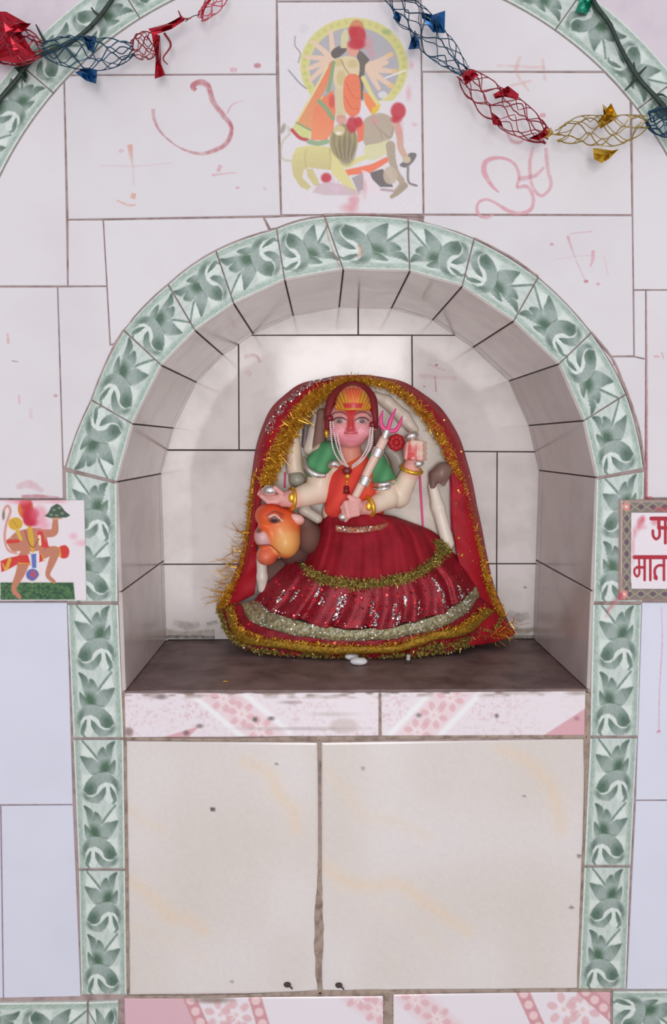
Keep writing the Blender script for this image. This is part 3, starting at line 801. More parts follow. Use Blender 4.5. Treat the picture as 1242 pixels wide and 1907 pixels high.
    c.poly([(580, 1232), (660, 1180), (750, 1148), (768, 1180), (700, 1210), (600, 1262)], (214, 204, 138), .9)
    c.stroke([(470, 1110), (480, 1200), (470, 1260)], 8, (170, 156, 104), .9, .7); c.stroke([(290, 1110), (280, 1180), (290, 1240)], 8, (170, 156, 104), .9, .6)
    c.ell((580, 1050), (108, 140), (150, 136, 96), 2.0); c.ell((600, 1120), (70, 110), (128, 116, 88), 3, .8)
    for k in range(9): c.stroke([(520 + k * 18, 960), (505 + k * 20, 1060), (540 + k * 12, 1180)], 7, (176, 162, 120) if k % 2 else (118, 106, 80), .7, .7)
    c.ell((545, 965), (44, 40), (204, 190, 140), 1.2, .95); c.ell((540, 985), (22, 12), (236, 230, 220), .8, .8); c.ell((560, 880), (40, 36), (206, 130, 110), 1.5, .7)
    # vermilion daubs
    c.poly([(700, 860), (740, 920), (730, 1040), (690, 1060), (680, 960)], (226, 112, 84), .9)
    for q in [(690, 240, 62, 78), (680, 300, 70, 40), (650, 200, 34, 40), (1000, 815, 58, 66), (985, 880, 40, 26), (645, 920, 44, 62), (690, 900, 34, 40), (445, 1330, 40, 38)]: c.ell(q[:2], q[2:], RD, 2.2, .88)
    for q in [(770, 300, 30, 60), (800, 380, 20, 30), (1080, 680, 14, 40), (1010, 960, 24, 60), (1100, 460, 14, 20), (820, 890, 30, 24), (740, 1400, 16, 60), (660, 1500, 40, 40), (620, 1560, 60, 30), (1125, 920, 12, 10)]: c.ell(q[:2], q[2:], (214, 130, 140), 4, .55)
    # ground
    c.poly([(340, 1440), (380, 1380), (470, 1360), (560, 1380), (720, 1440), (700, 1465), (420, 1462)], (196, 170, 176), 1.2, .8)
    for q in [(500, 1340), (540, 1350), (470, 1390), (580, 1390)]: c.stroke([(525, 1440), q], (22, 8), (214, 180, 196), .8, .9)
    c.poly([(640, 1330), (730, 1290), (730, 1420), (690, 1440)], (150, 136, 140), 1, .8); c.poly([(715, 1270), (760, 1280), (860, 1440), (800, 1470)], (226, 206, 212), 1, .9); c.stroke([(870, 1420), (960, 1430)], 20, (176, 150, 156), 1)
    c.C = c.C * .88 + np.array([217, 210, 214]) * .12
    c.speckle(7, 1.6)
    return c.C, np.zeros(len(S))
ctr = W(652, 200, 0)
o = grid_tile('picture_tile', [(516, 3), (783, 2), (788, 399), (524, 400)], 210, 310, goddess_print, M_PRINT, None, y=0.0, gap=1.0, back=.002, origin=ctr)
tag(o, 'tall white tile printed with a many armed goddess riding a yellow lion', 'picture tile')

def monkey_print(S, R, P):
    c = pic_canvas(P, (222, 212, 217), (0, 880), 320 / 1242)
    SK, RD, YE, GR = (186, 120, 96), (202, 54, 52), (206, 160, 50), (58, 92, 62)
    c.poly([(5, 795), (530, 795), (542, 918), (5, 920)], GR, .8)
    n = vnoise(c.X / 4, c.Y / 3, 4); k = (c.Y > 880 + 795 * .2576) & (c.Y < 880 + 918 * .2576) & (c.X < 139)
    c.mix(k * np.clip(n * 2 - .8, 0, 1) * .7, (96, 132, 76)); c.mix(k * np.clip(.55 - n, 0, 1) * 1.2, (34, 60, 52))
    c.stroke([(120, 585), (60, 560), (35, 470), (50, 360), (75, 280), (55, 240), (30, 270), (25, 330)], (16, 22, 22, 20, 16), (206, 150, 140), .7)
    c.stroke([(110, 560), (60, 540), (48, 460), (60, 360)], 6, (236, 220, 216), .6); c.ell((25, 310), (10, 34), (120, 110, 100), .9, .8)
    # scarf ends
    c.poly([(4, 640), (50, 620), (140, 600), (150, 650), (60, 700), (10, 720)], RD, .8); c.stroke([(50, 690), (70, 630)], 26, YE, .7); c.stroke([(20, 660), (40, 710)], 10, (226, 190, 90), .7, .8)
    c.poly([(300, 410), (330, 440), (350, 530), (430, 560), (440, 600), (350, 575), (290, 540)], RD, .8); c.poly([(420, 545), (470, 525), (500, 560), (490, 610), (450, 620), (425, 590)], RD, .9, smooth=True); c.stroke([(425, 545), (435, 605)], 18, YE, .7)
    # body
    c.stroke([(320, 440), (390, 430), (400, 350)], (60, 56, 40), SK, .8); c.stroke([(385, 335), (440, 325)], 22, (206, 150, 120), .7)
    c.poly([(90, 450), (140, 420), (250, 400), (320, 420), (330, 500), (300, 560), (150, 570), (80, 540), (60, 500)], SK, .8, smooth=True)
    c.stroke([(70, 500), (110, 550), (165, 500)], (50, 46, 40), SK, .8); c.stroke([(60, 500), (130, 495)], 26, RD, .7); c.stroke([(290, 440), (310, 520)], 40, RD, .8); c.stroke([(285, 460), (290, 520)], 20, (226, 214, 180), .7)
    c.stroke([(215, 400), (225, 470), (235, 570)], (30, 40, 20), YE, .8); c.stroke([(180, 420), (205, 500), (240, 540), (280, 480)], 8, (150, 80, 60), .7)
    # legs
    c.stroke([(310, 590), (400, 565), (370, 660), (345, 740), (390, 790)], (70, 62, 56, 36, 26), SK, .8); c.stroke([(180, 610), (150, 720), (100, 840), (140, 900)], (96, 72, 44, 30), SK, .8)
    c.poly([(130, 600), (300, 590), (310, 640), (220, 670), (130, 660)], RD, .8); c.stroke([(135, 655), (215, 660)], 10, YE, .7); c.stroke([(300, 590), (320, 640)], 8, YE, .7)
    c.poly([(200, 590), (285, 580), (285, 640), (265, 690), (225, 690), (215, 640)], (222, 210, 214), .8); c.poly([(225, 590), (262, 585), (262, 690), (232, 690)], (92, 110, 176), .8); c.ell((235, 740), (46, 44), (92, 100, 168), .9); c.ell((240, 735), (24, 26), (190, 80, 90), 1, .8); c.stroke([(190, 770), (240, 790), (290, 740), (300, 680)], 12, (226, 206, 190), .7)
    # mace, head, hill
    c.ell((112, 370), (52, 46), YE, 1.0); c.stroke([(120, 410), (150, 480)], 26, (206, 170, 70), .7); c.stroke([(90, 345), (130, 400)], 8, (176, 130, 40), .8, .7)
    c.ell((185, 260), (56, 76), (206, 120, 60), 1.2); c.ell((215, 330), (48, 56), (176, 60, 64), 1.2)
    for q in [(190, 230, 40, 50), (220, 300, 60, 46), (240, 360, 36, 30), (200, 340, 30, 40)]: c.ell(q[:2], q[2:], (190, 34, 60), 3, .8)
    for q in [(280, 300, 60, 60), (310, 380, 50, 40), (240, 200, 120, 14), (130, 200, 60, 20), (530, 460, 20, 16), (590, 510, 30, 14), (160, 200, 40, 30), (420, 205, 40, 12)]: c.ell(q[:2], q[2:], (222, 120, 140), 5, .5)
    c.poly([(322, 315), (350, 290), (370, 250), (410, 225), (440, 240), (470, 280), (508, 310), (480, 325), (360, 328)], (66, 84, 70), .8)
    for q in [(390, 270), (430, 255), (450, 295), (370, 305), (410, 310)]: c.ell(q, (14, 10), (140, 150, 130), .9, .7)
    c.poly([(0, 0), (620, 0), (620, 196), (0, 196)], (214, 190, 196), .8, .25)
    c.speckle(6, 1.5)
    return c.C, np.zeros(len(S))
o = grid_tile('picture_tile', [(-33, 931), (157, 931), (161, 1119), (-33, 1120)], 160, 160, monkey_print, M_PRINT, None, y=-0.0055, gap=.6, back=.0028, origin=W(64, 1025, -.004))
tag(o, 'small square tile printed with a monkey headed figure carrying a green hill', 'picture tile')

def text_print(S, R, P):
    c = pic_canvas(P, (226, 216, 222), (1000, 860), 1 / 3.533)
    x0, y0, x1, y1 = 542, 247, 1200, 916
    RD = (168, 40, 56)
    fr = (126, 116, 110)
    X = (c.X - 1000) * 3.533; Y = (c.Y - 860) * 3.533
    band = ~((X > 620) & (X < 1122) & (Y > 335) & (Y < 835))
    c.mix(band * 1.0, fr)
    # diamond lattice on the frame
    for horiz in (0, 1):
        a, b = (Y, X) if horiz else (X, Y)
        for e0 in ((x0 + 18, x0 + 78), (1122, 1182)) if not horiz else ((y0 + 18, y0 + 82), (840, 900)):
            k = (a > e0[0]) & (a < e0[1]) & band
            u = (a - e0[0]) / (e0[1] - e0[0]) - .5; v = ((b - 255) / 78.0) % 1.0 - .5
            d = np.abs(u) + np.abs(v)
            c.mix(k * np.clip((.34 - np.abs(d - .5)) * 6, 0, 1) * .0 + k * np.clip(1 - np.abs(d - .48) * 14, 0, 1) * .85, (188, 176, 138))
            c.mix(k * np.clip((.26 - np.hypot(u, v)) * 9, 0, 1) * .9, (84, 70, 92)); c.mix(k * np.clip((.10 - np.hypot(u, v)) * 14, 0, 1), (150, 84, 84))
    c.mix(((X < x0 + 12) | (Y < y0 + 12) | (Y > y1 - 12)) * 1.0, (164, 128, 122)); c.mix(((np.abs(X - x0 - 15) < 3) | (np.abs(Y - y0 - 16) < 3)) * .8, (200, 186, 178))
    for q in ((588, 296), (572, 872)): c.ell(q, (26, 28), (214, 140, 130), 1, .9); c.ell(q, (10, 10), (236, 214, 200), .8, .9)
    # lettering
    t = lambda *ps: [((142 + x / 9.08) * 3.533, (60 + y / 9.08) * 3.533) for x, y in ps]
    c.stroke(t((645, 415), (1500, 415)), 27, RD, .5, smooth=False); c.stroke(t((880, 415), (880, 830)), 19, RD, .5, smooth=False)
    c.stroke(t((770, 430), (770, 570)), 22, RD, .6, smooth=False); c.stroke(t((770, 570), (900, 575)), 24, RD, .6, smooth=False)
    c.stroke(t((668, 620), (676, 710), (724, 762), (778, 715), (782, 600)), 18, RD, .5)
    c.stroke(t((1180, 415), (1180, 830)), 19, RD, .5, smooth=False); c.stroke(t((1010, 480), (1060, 560), (1010, 640), (1060, 700), (1180, 690)), 18, RD, .5)
    c.stroke(t((360, 1068), (1500, 1068)), 27, RD, .5, smooth=False)
    for x in (530, 626, 856, 952): c.stroke(t((x, 1080), (x, 1455)), 17, RD, .5, smooth=False)
    c.stroke(t((435, 1080), (437, 1240)), 14, RD, .5, smooth=False); c.stroke(t((395, 1240), (530, 1240)), 18, RD, .5, smooth=False)
    c.stroke(t((437, 1240), (440, 1340), (405, 1395), (362, 1350), (358, 1280), (395, 1240)), 15, RD, .5)
    c.stroke(t((856, 1210), (770, 1208), (712, 1255), (700, 1340), (728, 1435)), 18, RD, .5); c.ell(t((715, 1410))[0], (14, 16), RD, .8)
    for q in [(686, 392, 18, 22, .6), (668, 418, 8, 20, .6), (696, 372, 10, 12, .7), (690, 430, 20, 10, .35), (826, 312, 40, 10, .7), (775, 400, 18, 14, .5), (646, 460, 5, 14, .6), (632, 560, 4, 34, .5), (548, 890, 14, 22, .7)]:
        c.ell(q[:2], q[2:4], (196, 60, 80), 4, q[4])
    c.speckle(6, 1.5)
    return c.C, np.zeros(len(S))
o = grid_tile('picture_tile', [(1153, 930), (1340, 930), (1340, 1119), (1152, 1118)], 190, 190, text_print, M_PRINT, None, y=-0.0055, gap=.6, back=.0028, origin=W(1246, 1024, -.004))
tag(o, 'patterned square tile with red lettering on a white field', 'picture tile')

# ------------------------------------------------------------------ red powder marks on the tiles
def mark(name, strokes, y=-0.0005, off=(0, 0), sc=1.0, label=None):
    V, F, C = [], [], []
    for pts, w, col, al in strokes:
        P = np.array([np.array(off) + np.array(p, float) * sc for p in pts])
        if len(P) > 2: P = catmull(P, len(P) * 8)
        elif len(P) == 2: P = catmull(P, 10)
        n = len(P)
        t = np.gradient(P, axis=0); t /= np.linalg.norm(t, axis=1)[:, None] + 1e-9; nn = np.c_[-t[:, 1], t[:, 0]]
        w_ = np.interp(np.linspace(0, 1, n), np.linspace(0, 1, np.size(w)), np.atleast_1d(w)) * sc / 2
        a_ = np.interp(np.linspace(0, 1, n), np.linspace(0, 1, np.size(al)), np.atleast_1d(al))
        b0 = len(V)
        for i in range(n):
            for s_, k in ((-1, .08), (-.5, .9), (.45, .8), (1, .08)):
                q = P[i] + nn[i] * s_ * w_[i]
                V.append(W(q[0], q[1], y)); C.append((*A(col), a_[i] * k))
        F += [[b0 + i * 4 + j, b0 + i * 4 + j + 1, b0 + i * 4 + j + 5, b0 + i * 4 + j + 4] for i in range(n - 1) for j in range(3)]
    o = mesh_obj(name, V, F, M_MARK, wall, cols=C)
    if label: o['label'] = label
    return o
PK, RE, ORG = (226, 164, 174), (196, 96, 110), (228, 168, 152)
def blob(x, y, r_, col, a): return ([(x - r_, y), (x + r_, y + .01)], (r_ * 1.2, r_ * 2, r_ * 1.2), col, a)
s1 = 382 / 1242
mark('om_mark', [([(225, 580), (175, 530), (135, 450), (150, 390), (230, 370), (310, 400), (345, 470), (332, 550)], (12, 30, 40, 36, 22, 24, 26, 22), PK, (.9, .95, .8, .6)),
     ([(332, 552), (395, 545), (432, 610), (418, 680), (350, 708), (280, 690), (200, 640), (140, 622), (95, 650), (100, 710), (150, 732), (190, 710)], (24, 28, 26, 30, 34, 30, 22, 20, 24, 26, 20), PK, (.7, .8, .85)),
     ([(345, 500), (400, 490), (450, 475), (500, 425)], (40, 30, 20), PK, .6), ([(432, 305), (412, 400), (420, 520), (450, 580), (490, 598), (540, 540), (522, 440), (508, 310)], (24, 28, 26, 24, 30, 26), PK, (.6, .7, .6)),
     ([(270, 215), (300, 265), (345, 278), (375, 262)], (16, 26, 14), PK, (.5, .6)), blob(490, 112, 18, PK, .8)], off=(860, 180), sc=s1, label='pink hand painted sacred syllable')
mark('faint_mark', [([(640, 840), (680, 960), (750, 1120)], (22, 14, 14), PK, (.6, .25, .3)), ([(650, 830), (790, 815)], 12, PK, (.25, .4)), ([(560, 985), (720, 965), (790, 960)], 10, PK, .2), ([(795, 930), (790, 990), (778, 1030)], (26, 30, 8), PK, .6),
     blob(545, 893, 12, RE, .4), blob(752, 1118, 13, RE, .75), blob(826, 1135, 12, PK, .7), ([(860, 960), (885, 1080)], 14, PK, .18)], off=(860, 180), sc=s1)
s2 = 500 / 1242
mark('swirl_mark', [([(905, 120), (890, 100), (925, 82), (962, 100), (985, 170), (1030, 232), (1070, 292), (1050, 360), (990, 398), (920, 412), (830, 384), (750, 320), (716, 260), (708, 205)], (26, 34, 30, 30, 28, 22, 26, 26, 20, 14, 10, 12, 18, 24), RE, (.85, .75, .55, .85, .6, .5, .45, .6, .35)),
     ([(1050, 225), (1075, 185), (1125, 168)], (10, 8, 4), PK, .6)], off=(0, 120), sc=s2, label='dark pink curved brush stroke')
mark('faint_mark', [([(600, 370), (605, 410), (612, 460)], (30, 24, 14), ORG, (.8, .6, .3)), ([(465, 468), (640, 470), (790, 455)], 12, PK, .15), ([(615, 460), (618, 560)], 16, PK, .15), ([(620, 595), (612, 620)], 28, ORG, .7), ([(540, 628), (590, 650), (628, 650)], (10, 14, 12), ORG, .5),
     ([(1020, 465), (1008, 495)], 22, PK, .7), ([(980, 512), (1040, 505), (1095, 500)], (16, 10, 6), PK, .5), blob(560, 400, 12, PK, .4), blob(1098, 570, 8, PK, .6), blob(1225, 575, 8, PK, .4), blob(1080, 25, 16, PK, .6), blob(1190, 5, 16, RE, .6)], off=(0, 120), sc=s2)
mark('faint_mark', [([(968, 105), (962, 135), (985, 170)], (10, 8, 6), ORG, .3), ([(925, 122), (1015, 126)], 8, ORG, .22), ([(1010, 110), (1015, 150)], 8, ORG, .25), ([(950, 160), (990, 150)], 7, ORG, .3)])
mark('powder_smear', [([(14, 620), (15, 640)], (4, 7), PK, .6), ([(35, 735), (36, 752)], (7, 5), PK, .4), ([(56, 760), (58, 780)], 8, PK, .2), blob(103, 737, 4, RE, .4), ([(30, 908), (55, 902), (80, 915)], (14, 20, 10), PK, (.3, .45, .3)), ([(40, 925), (70, 924), (110, 927)], (8, 8, 5), RE, (.5, .6, .4)), ([(22, 672), (34, 674)], 3, (130, 110, 120), .5)])
mark('powder_smear', [([(1204, 545), (1205, 700), (1204, 930)], (2.5, 4, 6), RE, (.2, .5, .8)), ([(1196, 926), (1214, 928)], (5, 8), RE, .8), ([(1232, 655), (1236, 668)], 4, PK, .6), ([(1218, 664), (1228, 664)], 5, PK, .6), blob(1145, 679, 3.5, RE, .9)], y=-.0006)
mark('powder_smear', [([(1232, 1130), (1233, 1200), (1228, 1290), (1227, 1362)], (3, 4, 3, 3), PK, (.35, .5, .6)), ([(1223, 1364), (1230, 1361)], 6, PK, .9)])
mark('powder_smear', [([(1158, 1105), (1146, 1120), (1130, 1140)], (9, 7, 8), RE, (.8, .7, .6)), ([(1128, 1150), (1136, 1142)], 8, PK, .6)], y=-.0062)
mark('powder_smear', [([(657, 368), (658, 400)], (30, 14), PK, (.25, .35)), ([(640, 398), (700, 399)], (3, 4), RE, .4), ([(606, 404), (612, 445), (634, 500)], (4, 3, 4), (196, 140, 130), .6), ([(668, 455), (672, 470), (664, 480)], (8, 9, 6), (214, 150, 120), .5)], y=-.0033)
mark('powder_smear', [([(810, 700), (812, 730)], (4, 3), RE, .5), ([(795, 678), (830, 690)], 6, PK, .2), ([(780, 700), (850, 705)], 10, PK, .15), blob(813, 680, 3, RE, .7), blob(790, 720, 2, RE, .5)], y=NICHE_DEPTH - .0006)
mark('powder_smear', [([(455, 665), (475, 662), (485, 675)], (10, 8, 8), PK, .35), ([(460, 690), (466, 700)], 12, PK, .2)], y=NICHE_DEPTH - .0006)
def stain(name, pts, col, al, y, w): return mark(name, [(pts, w, col, al)], y)
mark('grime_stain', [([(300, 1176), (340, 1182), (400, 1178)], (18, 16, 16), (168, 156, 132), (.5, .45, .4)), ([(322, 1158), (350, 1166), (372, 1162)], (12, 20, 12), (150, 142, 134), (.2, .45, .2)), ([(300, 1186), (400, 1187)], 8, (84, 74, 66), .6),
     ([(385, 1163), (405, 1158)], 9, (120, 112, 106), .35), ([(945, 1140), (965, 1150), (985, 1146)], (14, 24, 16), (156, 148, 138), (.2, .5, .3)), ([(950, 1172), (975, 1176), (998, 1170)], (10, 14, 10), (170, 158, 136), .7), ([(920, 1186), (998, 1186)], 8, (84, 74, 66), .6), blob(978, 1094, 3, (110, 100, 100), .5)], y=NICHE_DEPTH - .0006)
for P in [[(122, 871, 2.5), (150, 800, 2), (196, 680, 2), (215, 643, 4), (230, 615, 2)], [(230, 615, 1.5), (313, 530, 1.5), (402, 467, 2), (515, 426, 2)], [(602, 400, 2.5), (690, 399, 1.8), (790, 403, 1.5)], [(883, 443, 1.8), (950, 478, 2), (1002, 515, 2.2)], [(1101, 618, 2), (1140, 668, 2.2), (1168, 733, 2.5), (1190, 800, 2), (1201, 870, 2)]]:
    cement(P, -0.0006, 'grout_smear', M_GROUT, seed=int(P[0][0]))

# ------------------------------------------------------------------ smooth solid modelling: blended shapes turned into one mesh
def sd_cap(X, Y, Z, a, b, ra, rb):
    ba = b - a; L2 = ba @ ba
    h = np.clip(((X - a[0]) * ba[0] + (Y - a[1]) * ba[1] + (Z - a[2]) * ba[2]) / L2, 0, 1)
    return np.sqrt((X - a[0] - h * ba[0]) ** 2 + (Y - a[1] - h * ba[1]) ** 2 + (Z - a[2] - h * ba[2]) ** 2) - (ra + (rb - ra) * h)
def sd_ell(X, Y, Z, c, r, rot):
    x, y, z = X - c[0], Y - c[1], Z - c[2]
    if rot:
        ca, sa = math.cos(rot), math.sin(rot); x, z = x * ca + z * sa, -x * sa + z * ca
    k0 = np.sqrt((x / r[0]) ** 2 + (y / r[1]) ** 2 + (z / r[2]) ** 2); k1 = np.sqrt((x / r[0] ** 2) ** 2 + (y / r[1] ** 2) ** 2 + (z / r[2] ** 2) ** 2)
    return k0 * (k0 - 1) / (k1 + 1e-9)
def cap(p, q, col):                                # p, q = (px, py, depth, radius px)
    a, b = W(*p[:3]), W(*q[:3]); ra, rb = p[3] * PXM(p[2]), q[3] * PXM(q[2])
    r = max(ra, rb)
    return (lambda X, Y, Z: sd_cap(X, Y, Z, a, b, ra, rb)), np.minimum(a, b) - r, np.maximum(a, b) + r, np.array(col, float)
def ell(p, r, ry, col, rot=0.0):                   # p = (px, py, depth), r = (px across, px up), ry metres deep, rot degrees clockwise in the photo
    c = W(*p); rr = np.array([r[0] * PXM(p[2]), ry, r[1] * PXM(p[2])]); m = rr.max(); rt = -math.radians(rot)
    return (lambda X, Y, Z: sd_ell(X, Y, Z, c, rr, rt)), c - m, c + m, np.array(col, float)

def solid(name, prims, mat_, parent, h=0.0015, k=0.006, paint=None, soft=0.0015, cut=None):
    lo = np.min([p[1] for p in prims], 0) - 3 * h - k; hi = np.max([p[2] for p in prims], 0) + 3 * h + k
    n = np.ceil((hi - lo) / h).astype(int) + 1
    ax = [lo[i] + h * np.arange(n[i]) for i in range(3)]
    F = np.full(n, 1.0, np.float32)
    for f, a, b, _ in prims:
        pad = k + 3 * h
        i0 = np.clip(((a - pad - lo) / h).astype(int), 0, n - 1); i1 = np.clip(((b + pad - lo) / h).astype(int) + 2, 1, n)
        sl = tuple(slice(i0[i], i1[i]) for i in range(3))
        d = f(ax[0][sl[0]][:, None, None], ax[1][sl[1]][None, :, None], ax[2][sl[2]][None, None, :])
        e = F[sl]; hh = np.maximum(k - np.abs(e - d), 0) / k
        F[sl] = np.minimum(e, d) - hh * hh * k * 0.25
    if cut is not None:
        F = np.maximum(F, cut(ax[0][:, None, None], ax[1][None, :, None], ax[2][None, None, :])).astype(np.float32)
    ins = F < 0
    c = n - 1
    cnt = np.zeros(c, np.int8)
    for dx in (0, 1):
        for dy in (0, 1):
            for dz in (0, 1): cnt += ins[dx:dx + c[0], dy:dy + c[1], dz:dz + c[2]]
    act = (cnt > 0) & (cnt < 8)
    idx = np.argwhere(act); N = len(idx)
    vid = np.full(c, -1, np.int64); vid[act] = np.arange(N)
    acc = np.zeros((N, 3)); w = np.zeros(N)
    corner = lambda o: F[idx[:, 0] + o[0], idx[:, 1] + o[1], idx[:, 2] + o[2]]
    for axis in range(3):
        for u in (0, 1):
            for v in (0, 1):
                o0 = [0, 0, 0]; o0[(axis + 1) % 3] = u; o0[(axis + 2) % 3] = v; o1 = list(o0); o1[axis] = 1
                f0, f1 = corner(o0), corner(o1); m = (f0 < 0) != (f1 < 0)
                t = np.where(m, f0 / np.where(m, f0 - f1, 1), 0)
                pos = np.array(o0, float)[None] + 0 * acc; pos[:, axis] = t
                acc[m] += pos[m]; w[m] += 1
    V = lo + (idx + acc / w[:, None]) * h
    faces = []
    for axis in range(3):
        a1, a2 = (axis + 1) % 3, (axis + 2) % 3
        s0 = [slice(None)] * 3; s1 = [slice(None)] * 3; s0[axis] = slice(0, -1); s1[axis] = slice(1, None)
        e = ins[tuple(s0)] != ins[tuple(s1)]
        e = np.argwhere(e)
        e = e[(e[:, a1] > 0) & (e[:, a2] > 0) & (e[:, a1] < c[a1]) & (e[:, a2] < c[a2])]
        q = []
        for u, v in ((0, 0), (1, 0), (1, 1), (0, 1)):
            p = e.copy(); p[:, a1] -= u; p[:, a2] -= v; q.append(vid[p[:, 0], p[:, 1], p[:, 2]])
        q = np.stack(q, 1)
        flip = ins[e[:, 0], e[:, 1], e[:, 2]]
        q[~flip] = q[~flip][:, ::-1]
        faces.append(q)
    faces = np.vstack(faces); faces = faces[(faces >= 0).all(1)]
    for _ in range(2):                             # light smoothing
        ed = np.vstack([faces[:, [0, 1]], faces[:, [1, 2]], faces[:, [2, 3]], faces[:, [3, 0]]])
        sm = np.zeros_like(V); ct = np.zeros(N)
        np.add.at(sm, ed[:, 0], V[ed[:, 1]]); np.add.at(sm, ed[:, 1], V[ed[:, 0]]); np.add.at(ct, ed[:, 0], 1); np.add.at(ct, ed[:, 1], 1)
        V = V * .5 + .5 * sm / np.maximum(ct, 1)[:, None]
    D = np.stack([p[0](V[:, 0], V[:, 1], V[:, 2]) for p in prims], 1)
    D = np.exp(-(D - D.min(1, keepdims=True)) / soft); D /= D.sum(1, keepdims=True)
    C = D @ np.array([p[3] for p in prims])
    if paint: C = paint(V, C)
    return mesh_obj(name, V, faces.tolist(), mat_, parent, smooth=True, cols=A(C, KS))

KS = 0.74                                          # the niche is a little dimmer than the wall face
def AS(c): return A(c, KS)
def flatpx(V, yref):                               # object-space front view of points, measured in pixels at depth yref
    o = W(653, 795, yref); return 653 + (V[:, 0] - o[0]) / PXM(yref), 795 - (V[:, 2] - o[2]) / PXM(yref)

def loft(name, curves, nu, nv, mat_, parent, disp=None, thick=0.0012, cols=None, smooth=True, closed_floor=True):
    """cloth through curves of (px, py, depth); returns (object, grid)"""
    G = np.stack([catmull(np.array([W(*p) for p in c]), nu) for c in curves], 1)       # nu x nc x 3
    nc = G.shape[1]
    R = np.stack([catmull(G[i], nv) if nc > 2 else catmull(G[i], nv) for i in range(nu)], 0)
    if disp is not None:
        U, Vv = np.meshgrid(np.linspace(0, 1, nu), np.linspace(0, 1, nv), indexing='ij')
        dy, dz = disp(U, Vv); R[:, :, 1] += dy; R[:, :, 2] += dz
    if closed_floor: R[:, :, 2] = np.maximum(R[:, :, 2], ZS + .0022)
    R[:, :, 1] = np.minimum(R[:, :, 1], NICHE_DEPTH - .003)
    V = R.reshape(-1, 3)
    F = [[i * nv + j, i * nv + j + 1, (i + 1) * nv + j + 1, (i + 1) * nv + j] for i in range(nu - 1) for j in range(nv - 1)]
    o = mesh_obj(name, V, F, mat_, parent, smooth=smooth)
    if thick:
        md = o.modifiers.new('thickness', 'SOLIDIFY'); md.thickness = thick; md.offset = 0
    return o, R

def sample_grid(R, n, rg, u0=0, u1=1, v0=0, v1=1):
    nu, nv = R.shape[:2]
    u = (u0 + (u1 - u0) * rg.random(n)) * (nu - 1.001); v = (v0 + (v1 - v0) * rg.random(n)) * (nv - 1.001)
    i, j = u.astype(int), v.astype(int); a, b = (u - i)[:, None], (v - j)[:, None]
    P = R[i, j] * (1 - a) * (1 - b) + R[i + 1, j] * a * (1 - b) + R[i, j + 1] * (1 - a) * b + R[i + 1, j + 1] * a * b
    N = np.cross(R[i + 1, j] - R[i, j], R[i, j + 1] - R[i, j]); N /= np.linalg.norm(N, axis=1)[:, None] + 1e-12
    N[N[:, 1] > 0] *= -1
    return P, N

def sequins(name, P, N, r, mat_, parent, rg, tilt=.35, lift=.0016):
    V, F = [], []
    for k in range(len(P)):
        n = N[k] + rg.normal(0, tilt, 3); n /= np.linalg.norm(n)
        a = np.cross(n, [0.3, .1, 1]); a /= np.linalg.norm(a); b = np.cross(n, a); rr = r * (.7 + .6 * rg.random())
        c = P[k] + N[k] * lift; s = len(V)
        for q in range(6):
            t = q * math.pi / 3; V.append(c + rr * (math.cos(t) * a + math.sin(t) * b))
        F.append([s, s + 1, s + 2, s + 3, s + 4, s + 5])
    o = mesh_obj(name, V, F, mat_, parent); o['kind'] = 'stuff'; return o

def tinsel(name, path, n, rad, length, mat_, parent, seed=0, width=.0006, bias=None, out=0.5, jit=1.0):
    """a strip of metallic fringe: n fine blades round a path of (px, py, depth)"""
    rg = np.random.default_rng(seed)
    P = catmull(np.array([W(*p[:3]) for p in path]), 400)
    rad = np.interp(np.linspace(0, 1, 400), np.linspace(0, 1, np.size(rad)), np.atleast_1d(rad))
    V, F = [], []
    for k in range(n):
        i = rg.integers(0, 399); t = P[min(i + 1, 399)] - P[max(i - 1, 0)]; t /= np.linalg.norm(t) + 1e-9
        d = rg.normal(0, 1, 3); d -= t * (d @ t) * .4
        if bias is not None: d += np.asarray(bias)
        d /= np.linalg.norm(d)
        c = P[i] + rg.normal(0, 1, 3) * np.array([1, .45, 1]) * rad[i] * .55
        L_ = length * (.4 + .9 * rg.random()); sd = np.cross(d, rg.normal(0, 1, 3)); sd /= np.linalg.norm(sd) + 1e-9; sd *= width
        m = c + d * L_ * .55 + rg.normal(0, 1, 3) * L_ * .16; e = c + d * L_ + rg.normal(0, 1, 3) * L_ * .2
        q = np.array([c - sd, c + sd, m + sd, m - sd, e + sd * .6, e - sd * .6])
        q[:, 1] = np.minimum(q[:, 1], NICHE_DEPTH - .002); q[:, 2] = np.maximum(q[:, 2], ZS + .002)
        s = len(V); V += list(q); F += [[s, s + 1, s + 2, s + 3], [s + 3, s + 2, s + 4, s + 5]]
    o = mesh_obj(name, V, F, mat_, parent); o['kind'] = 'stuff'
    return o

